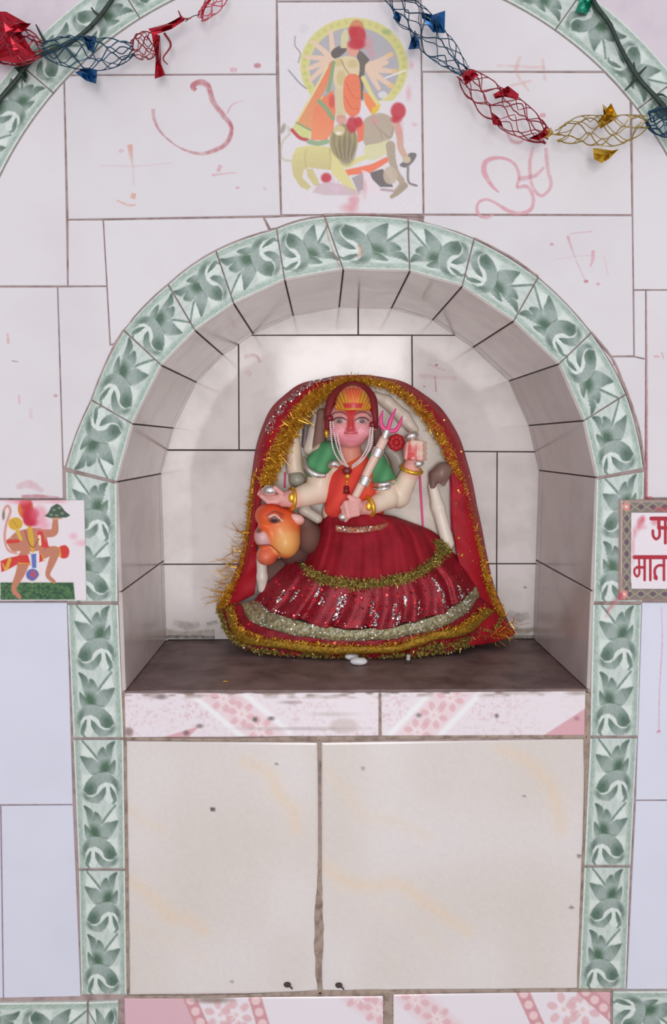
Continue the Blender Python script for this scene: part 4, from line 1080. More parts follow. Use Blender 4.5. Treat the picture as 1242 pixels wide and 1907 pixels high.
# ------------------------------------------------------------------ statue materials
M_PAINTED = mat('painted_marble', vcol=True, rough=0.4, coat=0.1)
M_CLOTHV = mat('cloth_painted', vcol=True, rough=0.75)
M_MARBLE = mat('cream_marble', AS((196, 186, 174)), 0.35, col2=AS((168, 158, 146)), nscale=18, nlow=.4, nhigh=.7)
M_RED = mat('red_cloth', AS((142, 24, 38)), 0.62, col2=AS((116, 16, 29)), nscale=30, bump=0.5, bscale=700, spec=.2)
M_REDSEQ = mat('red_sequin_cloth', AS((126, 20, 36)), 0.32, metal=.25, col2=AS((150, 28, 42)), nscale=60, nlow=.45, nhigh=.65, bump=0.6, bscale=400)
M_VEIL = mat('red_veil_cloth', AS((160, 24, 38)), 0.5, col2=AS((128, 16, 30)), nscale=24, bump=0.4, bscale=500, spec=.25)
M_GOLD = mat('gold_tinsel', AS((226, 172, 62)), 0.35, metal=.5, col2=AS((186, 132, 36)), nscale=90, nlow=.4, nhigh=.6)
M_OLIVE = mat('olive_gold_trim', AS((178, 160, 84)), 0.35, metal=.5, col2=AS((130, 116, 56)), nscale=160, nlow=.4, nhigh=.6)
M_GOLDBAND = mat('gold_ribbon', AS((166, 126, 34)), 0.38, metal=.55, col2=AS((120, 88, 22)), nscale=220, nlow=.4, nhigh=.6, bump=.8, bscale=500)
M_SILVERBAND = mat('silver_lace', AS((172, 164, 128)), 0.4, metal=.4, col2=AS((120, 112, 82)), nscale=160, nlow=.4, nhigh=.62, bump=.9, bscale=420)
M_SILVER = mat('silver', AS((214, 210, 208)), 0.22, metal=.9)
M_SPARK = mat('silver_sequins', AS((235, 228, 224)), 0.15, metal=1.0)
M_REDSPARK = mat('red_sequins', AS((228, 48, 56)), 0.16, metal=.9)
M_GOLDP = mat('gold_paint', AS((214, 164, 60)), 0.3, metal=.7)
M_PINK = mat('magenta_enamel', AS((214, 70, 130)), 0.3)
M_PEARL = mat('pearl', AS((226, 196, 198)), 0.2, coat=.5)
M_MAROON = mat('maroon_bead', AS((112, 20, 30)), 0.3)
M_BROWN = mat('brown_painted_hair', AS((118, 92, 84)), 0.5, col2=AS((92, 68, 62)), nscale=90)
M_DARKRED = mat('dark_red_cloth', AS((116, 26, 32)), 0.6)
M_GREYST = mat('grey_stone', AS((142, 134, 126)), 0.6, col2=AS((116, 110, 100)), nscale=40)

# ------------------------------------------------------------------ the goddess statue
base = W(660, 1200, 0.25); base[2] = ZS
st = empty('goddess_statue', base)
tag(st, 'seated painted marble goddess statue with trident and lion, set in the arched niche', 'statue')

# marble back slab
so = [(478, 1150), (474, 1000), (478, 905), (488, 835), (508, 778), (546, 735), (596, 714), (652, 706), (718, 710), (780, 738), (830, 790), (860, 862), (880, 950), (896, 1030), (900, 1085), (900, 1150)]
so2 = catmull(np.array(so, float), 60)
def slab(y0, y1, pts, name, m):
    P = [W(x, y, y1) for x, y in pts]
    P = [np.array([p[0], 0, max(p[2], ZS + .001)]) for p in P]
    P = [np.array([P[0][0], 0, ZS + .001])] + P + [np.array([P[-1][0], 0, ZS + .001])]
    n = len(P); cx = np.mean([p[0] for p in P]); cz = np.mean([p[2] for p in P])
    ring = lambda y, s: [np.array([cx + (p[0] - cx) * s, y, max(cz + (p[2] - cz) * s, ZS + .001)]) for p in P]
    V = ring(y0, .945) + ring(y0 + .006, .965) + ring(y1, .985)
    F = [list(range(n))] + [[r * n + i, (r + 1) * n + i, (r + 1) * n + (i + 1) % n, r * n + (i + 1) % n] for r in (0, 1) for i in range(n)] + [[2 * n + i for i in range(n)][::-1]]
    return mesh_obj(name, V, F, m, st)
slab(0.272, 0.306, so2, 'back_slab', M_MARBLE)

SK, ARM, HAND, FACE = (222, 190, 170), (216, 194, 174), (212, 152, 146), (212, 154, 150)
B = [ell((655, 900, .248), (50, 66), .034, SK), ell((655, 955, .25), (56, 36), .036, SK),
     cap((652, 832, .228, 20), (654, 868, .24, 25), (206, 140, 120)),
     ell((653, 786, .224), (43, 44), .046, FACE), ell((653, 812, .213), (31, 22), .034, FACE), ell((653, 824, .2), (12, 9), .014, FACE),
     ell((632, 803, .198), (16, 15), .016, FACE), ell((674, 803, .198), (16, 15), .016, FACE),
     cap((653, 776, .181, 3.5), (653, 796, .173, 5.2), FACE), ell((653, 799, .178), (8, 4), .007, FACE),
     ell((634, 783, .184), (11, 5.5), .006, FACE), ell((674, 783, .184), (11, 5.5), .006, FACE),
     ell((653, 806.5, .1825), (11, 3.4), .006, (196, 70, 74)), ell((653, 811, .184), (8.5, 3), .006, (196, 84, 88)),
     ell((608, 790, .232), (6, 15), .010, FACE), ell((698, 787, .232), (6, 15), .010, FACE),
     # arm held out over the lion
     cap((604, 850, .243, 26), (594, 912, .238, 25), ARM), cap((594, 914, .238, 25), (550, 928, .217, 18), ARM), cap((550, 928, .217, 18), (528, 930, .207, 14), HAND),
     ell((517, 930, .202), (17, 10), .013, HAND, -4),
     cap((525, 920, .195, 5), (512, 908, .19, 4), HAND),
     # upright rear arm
     cap((556, 892, .262, 16), (549, 872, .258, 16), ARM), cap((549, 872, .258, 16), (544, 820, .252, 14), ARM),
     # arm that holds the trident
     cap((704, 872, .24, 23), (722, 925, .226, 21), ARM), cap((722, 928, .226, 21), (690, 944, .205, 15), ARM), cap((690, 944, .205, 15), (672, 946, .194, 13), HAND),
     ell((659, 944, .186), (19, 16), .013, HAND, -20), cap((668, 932, .178, 5), (650, 925, .174, 4.2), HAND),
     # raised arm
     cap((716, 900, .245, 21), (742, 924, .238, 22), ARM), cap((742, 924, .238, 22), (764, 880, .224, 17), ARM), cap((764, 880, .224, 17), (769, 860, .217, 14), HAND),
     ell((769, 840, .211), (18, 25), .016, HAND, 4), cap((757, 852, .198, 5), (760, 826, .193, 4.5), HAND)]
for k, (y0, x1) in enumerate(((933, 486), (929, 482), (925, 484), (921, 489))):          # fingers under the silver ball
    d = .192 + .006 * k
    B += [cap((516, y0 + 1, d, 4.6), (499, y0 + 1, d - .002, 4.2), HAND), cap((499, y0 + 1, d - .002, 4.2), (x1, y0 - 9, d + .001, 3.6), HAND)]
for k in range(4):                                                                         # fingers round the trident
    x0, y0 = 662 + k * 1.5, 933 + k * 8
    B += [cap((x0, y0, .177, 4.8), (644 + k * 1.6, y0 + 4, .171, 4.6), HAND), cap((644 + k * 1.6, y0 + 4, .171, 4.6), (637 + k * 2.2, y0 + 12, .177, 4.0), HAND)]
for k in range(4):                                                                         # fist of the raised arm
    y0 = 824 + k * 9.5; HF = (216, 184, 166)
    B += [cap((768, y0, .196, 4.9), (784, y0 + 1, .193, 4.5), HAND if k % 2 else HF), cap((784, y0 + 1, .193, 4.5), (792, y0 + 2, .205, 4.0), HF)]

def face_paint(V, C):
    X, Y = flatpx(V, .185)
    front = (V[:, 1] < .222) & (Y < 845) & (Y > 735) & (np.abs(X - 653) < 52)
    c = Canvas(X, Y, (0, 0, 0)); c.C = C.copy(); m = front * 1.0
    def masked(fn):
        old = c.C.copy(); fn(); c.C = old * (1 - m[:, None]) + c.C * m[:, None]
    def go():
        c.ell((636, 808), (20, 20), (216, 132, 146), 9, .7); c.ell((670, 808), (20, 20), (216, 132, 146), 9, .7); c.ell((653, 823), (26, 9), (212, 116, 136), 7, .55)
        c.poly([(641, 756), (665, 756), (661, 776), (660, 800), (646, 800), (645, 776)], (186, 44, 44), 3.0, .85)
        c.ell((653, 764), (20, 9), (176, 46, 50), 6, .6)
        for s_ in (-1, 1):
            x = 653 + s_ * 21
            c.ell((x, 783), (13, 7), (172, 128, 128), 3, .8)
            c.ell((x, 785), (10.5, 3.4), (200, 176, 172), 1.2, .5); c.ell((x, 784.5), (5, 3.4), (72, 54, 54), 1.2, .85)
            c.stroke([(x - 13, 783), (x - 5, 778.5), (x + 5, 778.5), (x + 13, 783)], 2.4, (66, 46, 48), .9, .9)
            c.stroke([(x - s_ * 13, 773), (x - s_ * 4, 768), (x + s_ * 8, 768.5), (x + s_ * 17, 775)], 2.4, (84, 54, 54), .9, .85)
        c.stroke([(641, 806), (648, 807.5), (653, 807), (658, 807.5), (665, 806)], 1.6, (140, 40, 48), .8, .9)
        c.ell((653, 803), (10, 4), (190, 50, 56), 2, .5)
    masked(go)
    palm = (V[:, 1] < .215) & (np.abs(X - 768) < 9) & (np.abs(Y - 836) < 22)
    t = (np.clip(vnoise(X / 7, Y / 7, 2) * 2 - .6, 0, 1) * .8 * palm)[:, None]
    return c.C * (1 - t) + np.array([198, 60, 62]) * t
body = solid('body', B, M_PAINTED, st, h=0.0012, k=0.0032, paint=face_paint, soft=.0012)
body['label'] = 'flesh coloured painted body with a smiling face'

# sari across the chest
def sari_paint(V, C):
    X, Y = flatpx(V, .205)
    s_ = np.sin((X * .8 + Y * .55) / 5.5 + 1.2 * np.sin(Y / 19)); C = C + (s_ * 12)[:, None] * np.array([1, .7, .5])
    c = Canvas(X, Y, (0, 0, 0)); c.C = C
    c.ell((652, 856), (26, 16), (206, 104, 52), 6, .8); c.ell((690, 890), (16, 40), (206, 92, 50), 8, .5)
    return c.C
RS = (208, 62, 50)
solid('sari_bodice', [ell((656, 912, .244), (53, 56), .0405, RS), ell((640, 928, .238), (34, 42), .04, RS), ell((668, 876, .236), (34, 30), .034, RS), cap((640, 872, .236, 14), (690, 862, .238, 15), RS), ell((660, 950, .24), (56, 26), .04, RS)],
      M_CLOTHV, st, h=.0014, k=.008, paint=sari_paint)
GN = (74, 138, 92)
def green_paint(V, C):
    X, Y = flatpx(V, .22); return C + (np.sin(X / 4 + Y / 9) * 9)[:, None]
solid('sleeve', [cap((610, 846, .239, 24), (593, 868, .234, 27), GN), cap((616, 842, .24, 20), (626, 852, .236, 16), GN)], M_CLOTHV, st, h=.0014, k=.006, paint=green_paint)
solid('sleeve', [cap((698, 862, .236, 22), (713, 893, .228, 24), GN)], M_CLOTHV, st, h=.0014, k=.006, paint=green_paint)
def bar(name, path, r, m, parent=None, n=10, flat=None):
    mb = MB(); P = catmull(np.array([W(*p[:3]) for p in path]), max(2, len(path) * 6)); rr = np.interp(np.linspace(0, 1, len(P)), np.linspace(0, 1, np.size(r)), np.atleast_1d(r)) * PXM(.2)
    tube(mb, P, rr, n); return mb.build(name, m, parent or st, smooth=True)
bar('sleeve_trim', [(566, 852, .222), (572, 872, .208), (588, 884, .202), (606, 886, .206)], (4, 5.5, 6.5, 4), M_SILVER)
bar('sleeve_trim', [(612, 868, .2), (622, 864, .197), (632, 868, .199)], (4, 7.5, 4), M_SILVER)
bar('sleeve_trim', [(696, 902, .209), (708, 903, .2), (722, 901, .2), (733, 895, .21)], (4, 5, 5, 4), M_SILVER)
bar('sleeve_trim', [(694, 910, .21), (708, 911, .203), (722, 909, .203), (732, 903, .213)], (2, 3, 3, 2), M_SILVER)

# crown, hair line and ear ornaments
def crown_paint(V, C):
    X, Y = flatpx(V, .185); c = Canvas(X, Y, (0, 0, 0)); c.C = C.copy()
    ang = np.arctan2(X - 657, 800 - Y)
    st_ = np.sin(ang * 62); c.mix(np.clip(st_ * 2, 0, 1) * .65, (150, 84, 26))
    c.poly([(636, 726), (657, 757), (678, 726), (670, 722), (644, 722)], (214, 72, 56), 2, .9)
    for s_ in (-1, 1):
        for q in (5, 11, 17): c.stroke([(657 + s_ * (q - 2), 728 - 0), (657 + s_ * (q - 5) * .5, 750)], 2, (230, 140, 70), .7, .9)
    c.poly([(638, 752), (676, 752), (672, 761), (642, 761)], (186, 40, 44), 1.5, .95)
    return c.C
solid('crown', [ell((657, 757, .212), (33, 38), .041, (218, 150, 48)), cap((627, 757, .194, 4), (687, 757, .194, 4), (206, 134, 40))], M_PAINTED, st, h=.0011, k=.005, paint=crown_paint,
      cut=lambda X, Y, Z: (W(653, 765, .19)[2] - Z) + 0 * X + 0 * Y)
bar('hair_band', [(609, 800, .215), (611, 772, .21), (620, 742, .222), (638, 724, .235), (658, 717, .24), (680, 726, .235), (692, 744, .222), (698, 775, .21), (699, 797, .215)], (5, 7, 10, 9, 8, 9, 10, 7, 5), M_DARKRED)
for q in (((600, 770, .248, 10), (594, 832, .25, 13)), ((702, 800, .25, 8), (706, 836, .25, 10))): solid('hair_lock', [cap(*q, (124, 94, 84))], M_CLOTHV, st, h=.0016)
for x, y in ((614, 779), (693, 791)):
    mb = MB(); sphere(mb, W(x, y, .197), (.0075, .005, .0055)); mb.build('bead_cluster', M_MAROON, st, smooth=True)
bar('ear_ring', [(608, 797, .216), (608, 806, .213), (609, 815, .214)], (2.5, 4.5, 3), M_GOLDP)
def bangle(c0, ax, rx, r, m, name='bangle'):
    c_ = W(*c0); ax = np.array(ax, float); ax /= np.linalg.norm(ax); a = np.cross(ax, [0, 1, 0.01]); a /= np.linalg.norm(a); b = np.cross(ax, a)
    t = np.linspace(0, 2 * math.pi, 25); P = c_ + rx * PXM(c0[2]) * (np.cos(t)[:, None] * a + np.sin(t)[:, None] * b)
    mb = MB(); tube(mb, P, r * PXM(c0[2]), 8, cap=False); return mb.build(name, m, st, smooth=True)
bangle((543, 929, .214), (-1, -.4, .05), 19, 4.2, M_GOLDP); bangle((687, 944, .203), (-1, -.5, -.2), 17, 4.4, M_GOLDP); bangle((766, 874, .222), (.25, -.3, 1), 19, 4.2, M_GOLDP)
for x, y, d in ((543, 927, .194), (687, 943, .184)):
    mb = MB(); sphere(mb, W(x, y, d), (.006, .003, .008)); mb.build('bangle_boss', M_GOLDP, st, smooth=True)
mb = MB(); sphere(mb, W(503, 913, .199), (.014, .012, .010), 14, 10); mb.build('silver_ball', M_SILVER, st, smooth=True)
mb = MB(); tube(mb, [W(764, 805, .206), W(765, 808, .206), W(767, 814, .206), W(769, 821, .207), W(777, 855, .207), W(779, 861, .205), W(781, 867, .205), W(782, 869, .205)], np.array([8, 14, 14, 6, 6, 10, 10, 6]) * PXM(.2), 16); mb.build('hand_drum', M_SILVER, st, smooth=True)
# trident
tri = bar('trident', [(638, 964, .184), (660, 928, .183), (690, 868, .183), (716, 816, .186)], (7, 7.5, 8, 8.5), mat('pale_shaft', AS((214, 180, 166)), .4))
for x, y, w_ in ((679, 895, 10), (703, 843, 10.5)):
    bar('shaft_ring', [(x - 3.5, y + 8, .183), (x + 3.5, y - 8, .183)], w_, M_SILVER, tri, 14)
bar('shaft_ring', [(715, 817, .186), (721, 801, .187)], 7, M_SILVER, tri, 14)
mb = MB(); sphere(mb, W(638, 963, .176), .0075); mb.build('shaft_knob', M_SILVER, tri, smooth=True)
bar('prong', [(722, 802, .187), (712, 795, .187), (709, 782, .187), (713, 764, .187)], (4, 4, 3.6, 1.2), M_PINK, tri)
bar('prong', [(722, 802, .187), (727, 784, .187), (737, 761, .187)], (4, 4, 1.4), M_PINK, tri)
bar('prong', [(722, 802, .187), (735, 802, .187), (743, 793, .187), (749, 775, .187)], (4, 4, 3.6, 1.2), M_PINK, tri)
# carved details of the back slab and rear arms, and a block for a shaded gap
solid('rear_arm', [cap((742, 852, .258, 17), (752, 905, .256, 20), (150, 142, 132)), cap((742, 852, .258, 17), (726, 838, .25, 12), (150, 142, 132))], M_PAINTED, st, h=.0018)
solid('rear_arm', [cap((586, 802, .262, 12), (578, 836, .258, 13), (196, 184, 172)), cap((590, 776, .262, 8), (586, 802, .262, 11), (196, 184, 172))], M_PAINTED, st, h=.0018)
solid('rear_arm', [cap((720, 748, .268, 12), (752, 778, .264, 13), (206, 192, 178)), cap((700, 738, .268, 9), (720, 748, .268, 11), (206, 192, 178)), cap((752, 778, .264, 13), (770, 800, .262, 10), (206, 192, 178))], M_PAINTED, st, h=.0018)
solid('sword', [cap((566, 830, .258, 5), (572, 775, .262, 7), (96, 82, 84)), cap((572, 775, .262, 7), (584, 750, .266, 3), (110, 96, 94))], M_PAINTED, st, h=.0016)
solid('gap_shade_block', [ell((553, 893, .248), (16, 15), .014, (146, 142, 130)), cap((544, 884, .25, 5), (562, 902, .25, 5), (146, 142, 130))], M_PAINTED, st, h=.0016)  # solid grey block put where a gap shows only slab shade
solid('carved_curl', [cap((566, 950, .236, 10), (592, 966, .23, 9), (176, 170, 156)), cap((566, 950, .236, 10), (572, 938, .24, 7), (176, 170, 156))], M_PAINTED, st, h=.0016)
mb = MB()
for k in range(9):
    a = k * 2 * math.pi / 8; rr = 9 if k < 8 else 0
    sphere(mb, W(738 + rr * math.cos(a), 824 + rr * math.sin(a), .238 - (.004 if k == 8 else 0)), (.0075, .005, .0075), 8, 6)
mb.build('red_flower', mat('red_flower_petals', AS((176, 28, 38)), .5), st, smooth=True)
bar('painted_line', [(781, 872, .2705), (784, 925, .2705), (788, 988, .2705)], (2.2, 2.4, 2), M_PINK); bar('painted_line', [(838, 884, .2705), (840, 940, .2705), (841, 990, .2705)], 1.8, M_PINK); bar('painted_line', [(531, 880, .262), (530, 908, .262)], 1.8, M_PINK)
TL = (214, 202, 188)
tail = solid('tail', [cap((806, 905, .255, 9), (816, 945, .252, 12), TL), cap((816, 945, .252, 12), (834, 1012, .25, 12), TL)], M_PAINTED, st, h=.0016)
solid('tail_tuft', [ell((822, 880, .25), (16, 20), .014, (122, 94, 86), 20), cap((808, 884, .25, 10), (806, 906, .25, 6), (112, 84, 76)), cap((832, 876, .25, 9), (826, 902, .25, 4), (134, 106, 98))], M_PAINTED, tail, h=.0014)

# lion
OR_, YL = (214, 96, 48), (224, 146, 78)
def lion_paint(V, C):
    X, Y = flatpx(V, .2); c = Canvas(X, Y, (0, 0, 0)); c.C = C.copy()
    c.ell((528, 1006), (22, 30), (228, 158, 92), 12, .8); c.ell((505, 950), (34, 14), (206, 66, 40), 8, .6); c.ell((520, 1040), (16, 8), (196, 72, 40), 6, .6)
    c.poly([(477, 990), (494, 988), (503, 1004), (502, 1014), (488, 1013), (477, 1008)], (206, 168, 176), 2, .9, smooth=True)
    c.stroke([(481, 1014), (498, 1013), (512, 1021), (522, 1030)], (2, 3, 2), (120, 60, 52), 1.0, .9)
    c.ell((482, 986), (7, 4), (120, 60, 56), 2, .9)
    c.ell((513, 966), (12, 7), (120, 74, 62), 2, .9); c.ell((511, 967), (6, 4.5), (58, 46, 48), 1, .95); c.stroke([(503, 960), (514, 957), (526, 968)], 3, (226, 206, 200), .9, .9); c.stroke([(498, 958), (512, 951), (528, 958)], 3, (110, 60, 50), 1.2, .7)
    return c.C
lion = solid('lion_head', [ell((522, 985, .228), (38, 42), .046, OR_), ell((532, 1008, .211), (27, 32), .032, YL), ell((502, 960, .214), (27, 24), .034, OR_), ell((491, 998, .203), (18, 22), .03, OR_), ell((497, 1034, .21), (20, 19), .03, (208, 104, 76)), ell((512, 965, .186), (11, 6), .008, OR_)],
      M_PAINTED, st, h=.0014, k=.007, paint=lion_paint)
lion['label'] = 'orange painted lion head with a pale muzzle'
solid('ear', [ell((551, 966, .21), (15, 9), .008, (214, 168, 164), 14), ell((555, 970, .216), (12, 9), .01, (206, 120, 84))], M_PAINTED, lion, h=.0013)
solid('mane', [ell((574, 1000, .25), (26, 32), .028, (104, 70, 62)), ell((548, 1030, .258), (28, 24), .02, (88, 56, 50)), ell((516, 1066, .264), (26, 26), .012, (96, 66, 60)), ell((568, 974, .25), (16, 16), .02, (104, 76, 70))], M_CLOTHV, lion, h=.0018)  # brown mane, its colour darkened to carry the shadow behind the cheek
solid('foreleg', [cap((487, 1040, .255, 10), (488, 1075, .257, 10), (206, 194, 184)), cap((488, 1075, .257, 10), (489, 1096, .26, 9), (206, 194, 184))], M_PAINTED, st, h=.0018)

# ------------------------------------------------------------------ pearl necklace
nk = empty('pearl_necklace', W(650, 868, .2))
tag(nk, 'pearl strings with a red and gold pendant hanging from the goddess headdress', 'necklace')
for P in ([(615, 786, .193), (619, 830, .188), (630, 855, .192), (646, 869, .198)], [(620, 786, .191), (626, 826, .184), (636, 852, .19), (647, 869, .197)], [(626, 800, .186), (634, 838, .18), (642, 860, .188), (648, 869, .197)],
          [(694, 797, .193), (692, 828, .188), (678, 852, .191), (655, 868, .198)], [(690, 797, .191), (685, 830, .184), (672, 853, .19), (654, 869, .197)], [(694, 800, .192), (688, 834, .186), (674, 858, .192), (655, 872, .198)]):
    Q = catmull(np.array([W(*p) for p in P]), 200); L_ = np.r_[0, np.cumsum(np.linalg.norm(np.diff(Q, axis=0), axis=1))]
    mb = MB()
    for s_ in np.arange(0, L_[-1], .0037): sphere(mb, [np.interp(s_, L_, Q[:, k]) for k in range(3)], .00185, 7, 5)
    mb.build('pearl_string', M_PEARL, nk, smooth=True)
mb = MB(); sphere(mb, W(646, 877, .196), (.009, .005, .007), 10, 7); mb.build('pendant_bead', M_MAROON, nk, smooth=True)
mb = MB(); sphere(mb, W(647, 887, .196), .0052, 10, 7); sphere(mb, W(646, 897, .196), .0026, 8, 6); sphere(mb, W(646, 902, .197), .0022, 8, 6); mb.build('pendant_gold', M_GOLDP, nk, smooth=True)
mb = MB(); sphere(mb, W(645, 909, .197), (.0055, .004, .0045), 10, 7); tube(mb, [W(645, 908, .197), W(645, 919, .197)], [.0045, .006], 10); mb.build('pendant_tassel', M_MAROON, nk, smooth=True)

# ------------------------------------------------------------------ skirt
rg = np.random.default_rng(5)
skb = W(660, 1200, 0.2); skb[2] = ZS
sk = empty('skirt', skb)
tag(sk, 'flared red skirt with sequinned ruffle and gold bands around the seated goddess', 'skirt')
c0 = [(596, 970, .262), (615, 958, .225), (660, 960, .196), (700, 957, .208), (735, 962, .262)]
c1 = [(580, 1002, .262), (618, 1000, .205), (670, 1003, .182), (742, 985, .2), (802, 988, .262)]
c2 = [(566, 1040, .26), (606, 1048, .193), (670, 1052, .172), (760, 1034, .184), (824, 1008, .258)]
c3 = [(560, 1054, .256), (590, 1074, .19), (665, 1088, .168), (755, 1076, .178), (808, 1048, .22), (830, 1016, .256)]
def rip(a1, f1, a2, f2, ph=0.0, zamp=0.0):
    def f(U, V):
        s_ = np.sin(U * f1 + ph + .8 * np.sin(U * 7)) ; t = np.sin(U * f2 + ph * 2 + V * 2)
        e = np.minimum(1, 6 * np.minimum(U, 1 - U))
        return -(a1 * s_ + a2 * t) * (.25 + .75 * V) * e, zamp * np.sin(U * f1 * .5 + ph) * V * e
    return f
loft('upper_skirt', [c0, c1, c2, c3], 120, 34, M_RED, sk, rip(.0042, 40, .0018, 95, .4))
d1 = [(502, 1082, .252), (556, 1114, .194), (665, 1132, .164), (775, 1112, .176), (838, 1080, .212), (866, 1056, .262)]
d2 = [(474, 1118, .262), (520, 1145, .2), (590, 1163, .172), (665, 1172, .163), (760, 1161, .17), (842, 1131, .197), (886, 1092, .262)]
r0 = [(546, 1040, .252), (576, 1068, .198), (665, 1087, .17), (755, 1075, .18), (808, 1047, .222), (832, 1014, .258)]
_, RR = loft('sequin_ruffle', [r0, d1, d2], 200, 40, M_REDSEQ, sk, rip(.0065, 58, .003, 101, 1.1, .002))
e1 = [(448, 1124, .27), (472, 1160, .22), (555, 1184, .178), (665, 1194, .166), (772, 1182, .172), (852, 1154, .198), (893, 1112, .262)]
_, RS_ = loft('silver_band', [d2, e1], 200, 10, M_SILVERBAND, sk, lambda U, V: (-.004 * np.sin(V * math.pi) + .0012 * np.sin(U * 60), .001 * np.sin(U * 40)))
f1 = [(404, 1138, .292), (428, 1190, .235), (480, 1214, .2), (570, 1222, .185), (665, 1226, .18), (780, 1222, .186), (862, 1208, .21), (915, 1180, .25), (940, 1150, .29)]
_, RF = loft('flounce', [e1, [((a[0] + b[0]) / 2, (a[1] + b[1]) / 2, (a[2] + b[2]) / 2 - .004) for a, b in zip([(p[0], p[1], p[2]) for p in [(448, 1124, .27), (460, 1152, .235), (500, 1172, .2), (570, 1187, .176), (665, 1194, .166), (772, 1182, .172), (852, 1154, .198), (880, 1132, .24), (893, 1112, .262)]], f1)], f1], 200, 24, M_REDSEQ, sk, rip(.0032, 58, .0014, 120, 2.0, .001))
g0 = [(432, 1128, .274), (446, 1170, .228), (500, 1192, .188), (580, 1200, .172), (665, 1206, .166), (735, 1200, .168), (800, 1182, .178), (860, 1166, .196), (905, 1132, .262)]
g1 = [(418, 1136, .278), (438, 1186, .228), (495, 1206, .188), (580, 1214, .174), (665, 1220, .168), (740, 1212, .17), (805, 1196, .18), (868, 1180, .2), (922, 1140, .268)]
loft('gold_band', [[(a, b, c - .005) for a, b, c in g0], [(a, b, c - .006) for a, b, c in g1]], 200, 8, M_GOLDBAND, sk, lambda U, V: (-.002 * np.sin(V * math.pi) + .0016 * np.sin(U * 70), .0022 * np.sin(U * 26 + 1)))
loft('waist_band', [[(625, 978, .19), (660, 981, .1795), (700, 978, .187), (725, 972, .2)], [(625, 990, .187), (660, 993, .176), (700, 989, .184), (722, 983, .197)]], 40, 4, mat('waist_lace', AS((150, 74, 56)), .4, metal=.4, col2=AS((190, 150, 110)), nscale=200), sk)
tinsel('gathered_trim', [(p[0], p[1], p[2] - .006) for p in [(566, 1018, .25)] + c3], 4600, (.005, .008, .0075, .007, .0085, .0095), .0058, M_OLIVE, sk, 1, .0008)
tinsel('gathered_trim', [(812, 1014, .24), (822, 1018, .238), (834, 1024, .246)], 900, .009, .006, M_OLIVE, sk, 12, .0008)
tinsel('hem_trim', [(p[0] + (3 if p[0] < 600 else -2), p[1] - 4, p[2] - .004) for p in f1], 3200, .004, .0055, M_OLIVE, sk, 2, .0008)
tinsel('hem_trim', [(760, 1215, .178), (800, 1205, .18), (850, 1196, .2), (905, 1172, .24)], 1500, .0065, .0055, M_OLIVE, sk, 3, .0008)
tinsel('band_fringe', [(p[0], p[1], p[2] - .004) for p in g0], 1500, .004, .006, M_GOLD, sk, 4, .0007)
P, N = sample_grid(RR, 300, rg, .04, .96, .1, .95); sequins('red_sequin', P, N, .0017, M_REDSPARK, sk, rg)
P, N = sample_grid(RF, 260, rg, .06, .94, .1, .9); sequins('red_sequin', P, N, .0017, M_REDSPARK, sk, rg)
P, N = sample_grid(RS_, 700, rg, .02, .98, .0, 1.0); sequins('silver_sequin', P, N, .0012, M_SPARK, sk, rg, .6)
PS, NS = [], []
for u in np.r_[rg.random(16) * .92 + .04]:             # silver worked along the folds of the ruffle
    w0, w1 = sorted(rg.random(2) * .6 + .15); w1 = max(w1, w0 + .3)
    P, N = sample_grid(RR, 46, rg, u, min(u + .014, .99), w0, min(w1, .98)); PS.append(P); NS.append(N)
P, N = sample_grid(RF, 240, rg, .02, .98, .75, 1.0); PS.append(P); NS.append(N)
P, N = sample_grid(RR, 120, rg, .03, .97, .88, 1.0); PS.append(P); NS.append(N)
sequins('silver_sequin', np.vstack(PS), np.vstack(NS), .0014, M_SPARK, sk, rg, .6)
Pw = np.array([W(x, 985 + 4 * math.sin(x), .176) for x in np.linspace(632, 690, 26)]); sequins('waist_sequin', Pw, np.tile([0, -1., 0.2], (26, 1)), .0016, M_SPARK, sk, rg, .5)

# ------------------------------------------------------------------ veil
vb = W(650, 700, .3)
ve = empty('veil', vb)
tag(ve, 'red veil edged with gold tinsel draped over the goddess statue', 'veil')
LO = [(652, 699, .308), (592, 706, .308), (540, 727, .308), (500, 770, .308), (478, 830, .308), (467, 900, .308), (458, 990, .305), (440, 1060, .304), (403, 1134, .304)]
LM = [(652, 702, .262), (593, 714, .26), (547, 741, .258), (511, 785, .255), (490, 840, .252), (477, 905, .25), (468, 990, .255), (455, 1060, .265), (424, 1130, .285)]
LI = [(652, 716, .25), (604, 733, .248), (566, 764, .245), (538, 808, .245), (512, 858, .245), (490, 915, .245), (479, 990, .25), (478, 1060, .262), (474, 1108, .272)]
RO = [(652, 699, .308), (720, 703, .308), (786, 731, .308), (840, 786, .308), (870, 860, .308), (890, 950, .308), (906, 1030, .304), (918, 1085, .304), (948, 1162, .304)]
RM = [(652, 702, .262), (718, 711, .262), (777, 744, .26), (828, 800, .258), (858, 870, .256), (877, 950, .255), (890, 1030, .26), (900, 1085, .268), (926, 1158, .28)]
RI = [(652, 716, .25), (711, 720, .252), (764, 752, .25), (812, 808, .25), (838, 880, .25), (840, 950, .25), (846, 1005, .252), (858, 1060, .255), (876, 1108, .262)]
fold = lambda U, V: (.002 * np.sin(V * 9 + U * 5) * np.minimum(1, 4 * V) - .0015 * np.sin(U * 60) * V, .0012 * np.sin(U * 48 + V * 3))
_, VL = loft('veil_side', [LO, LM, LI], 130, 26, M_VEIL, ve, fold, .001)
_, VR = loft('veil_side', [RO, RM, RI], 130, 26, M_VEIL, ve, fold, .001)
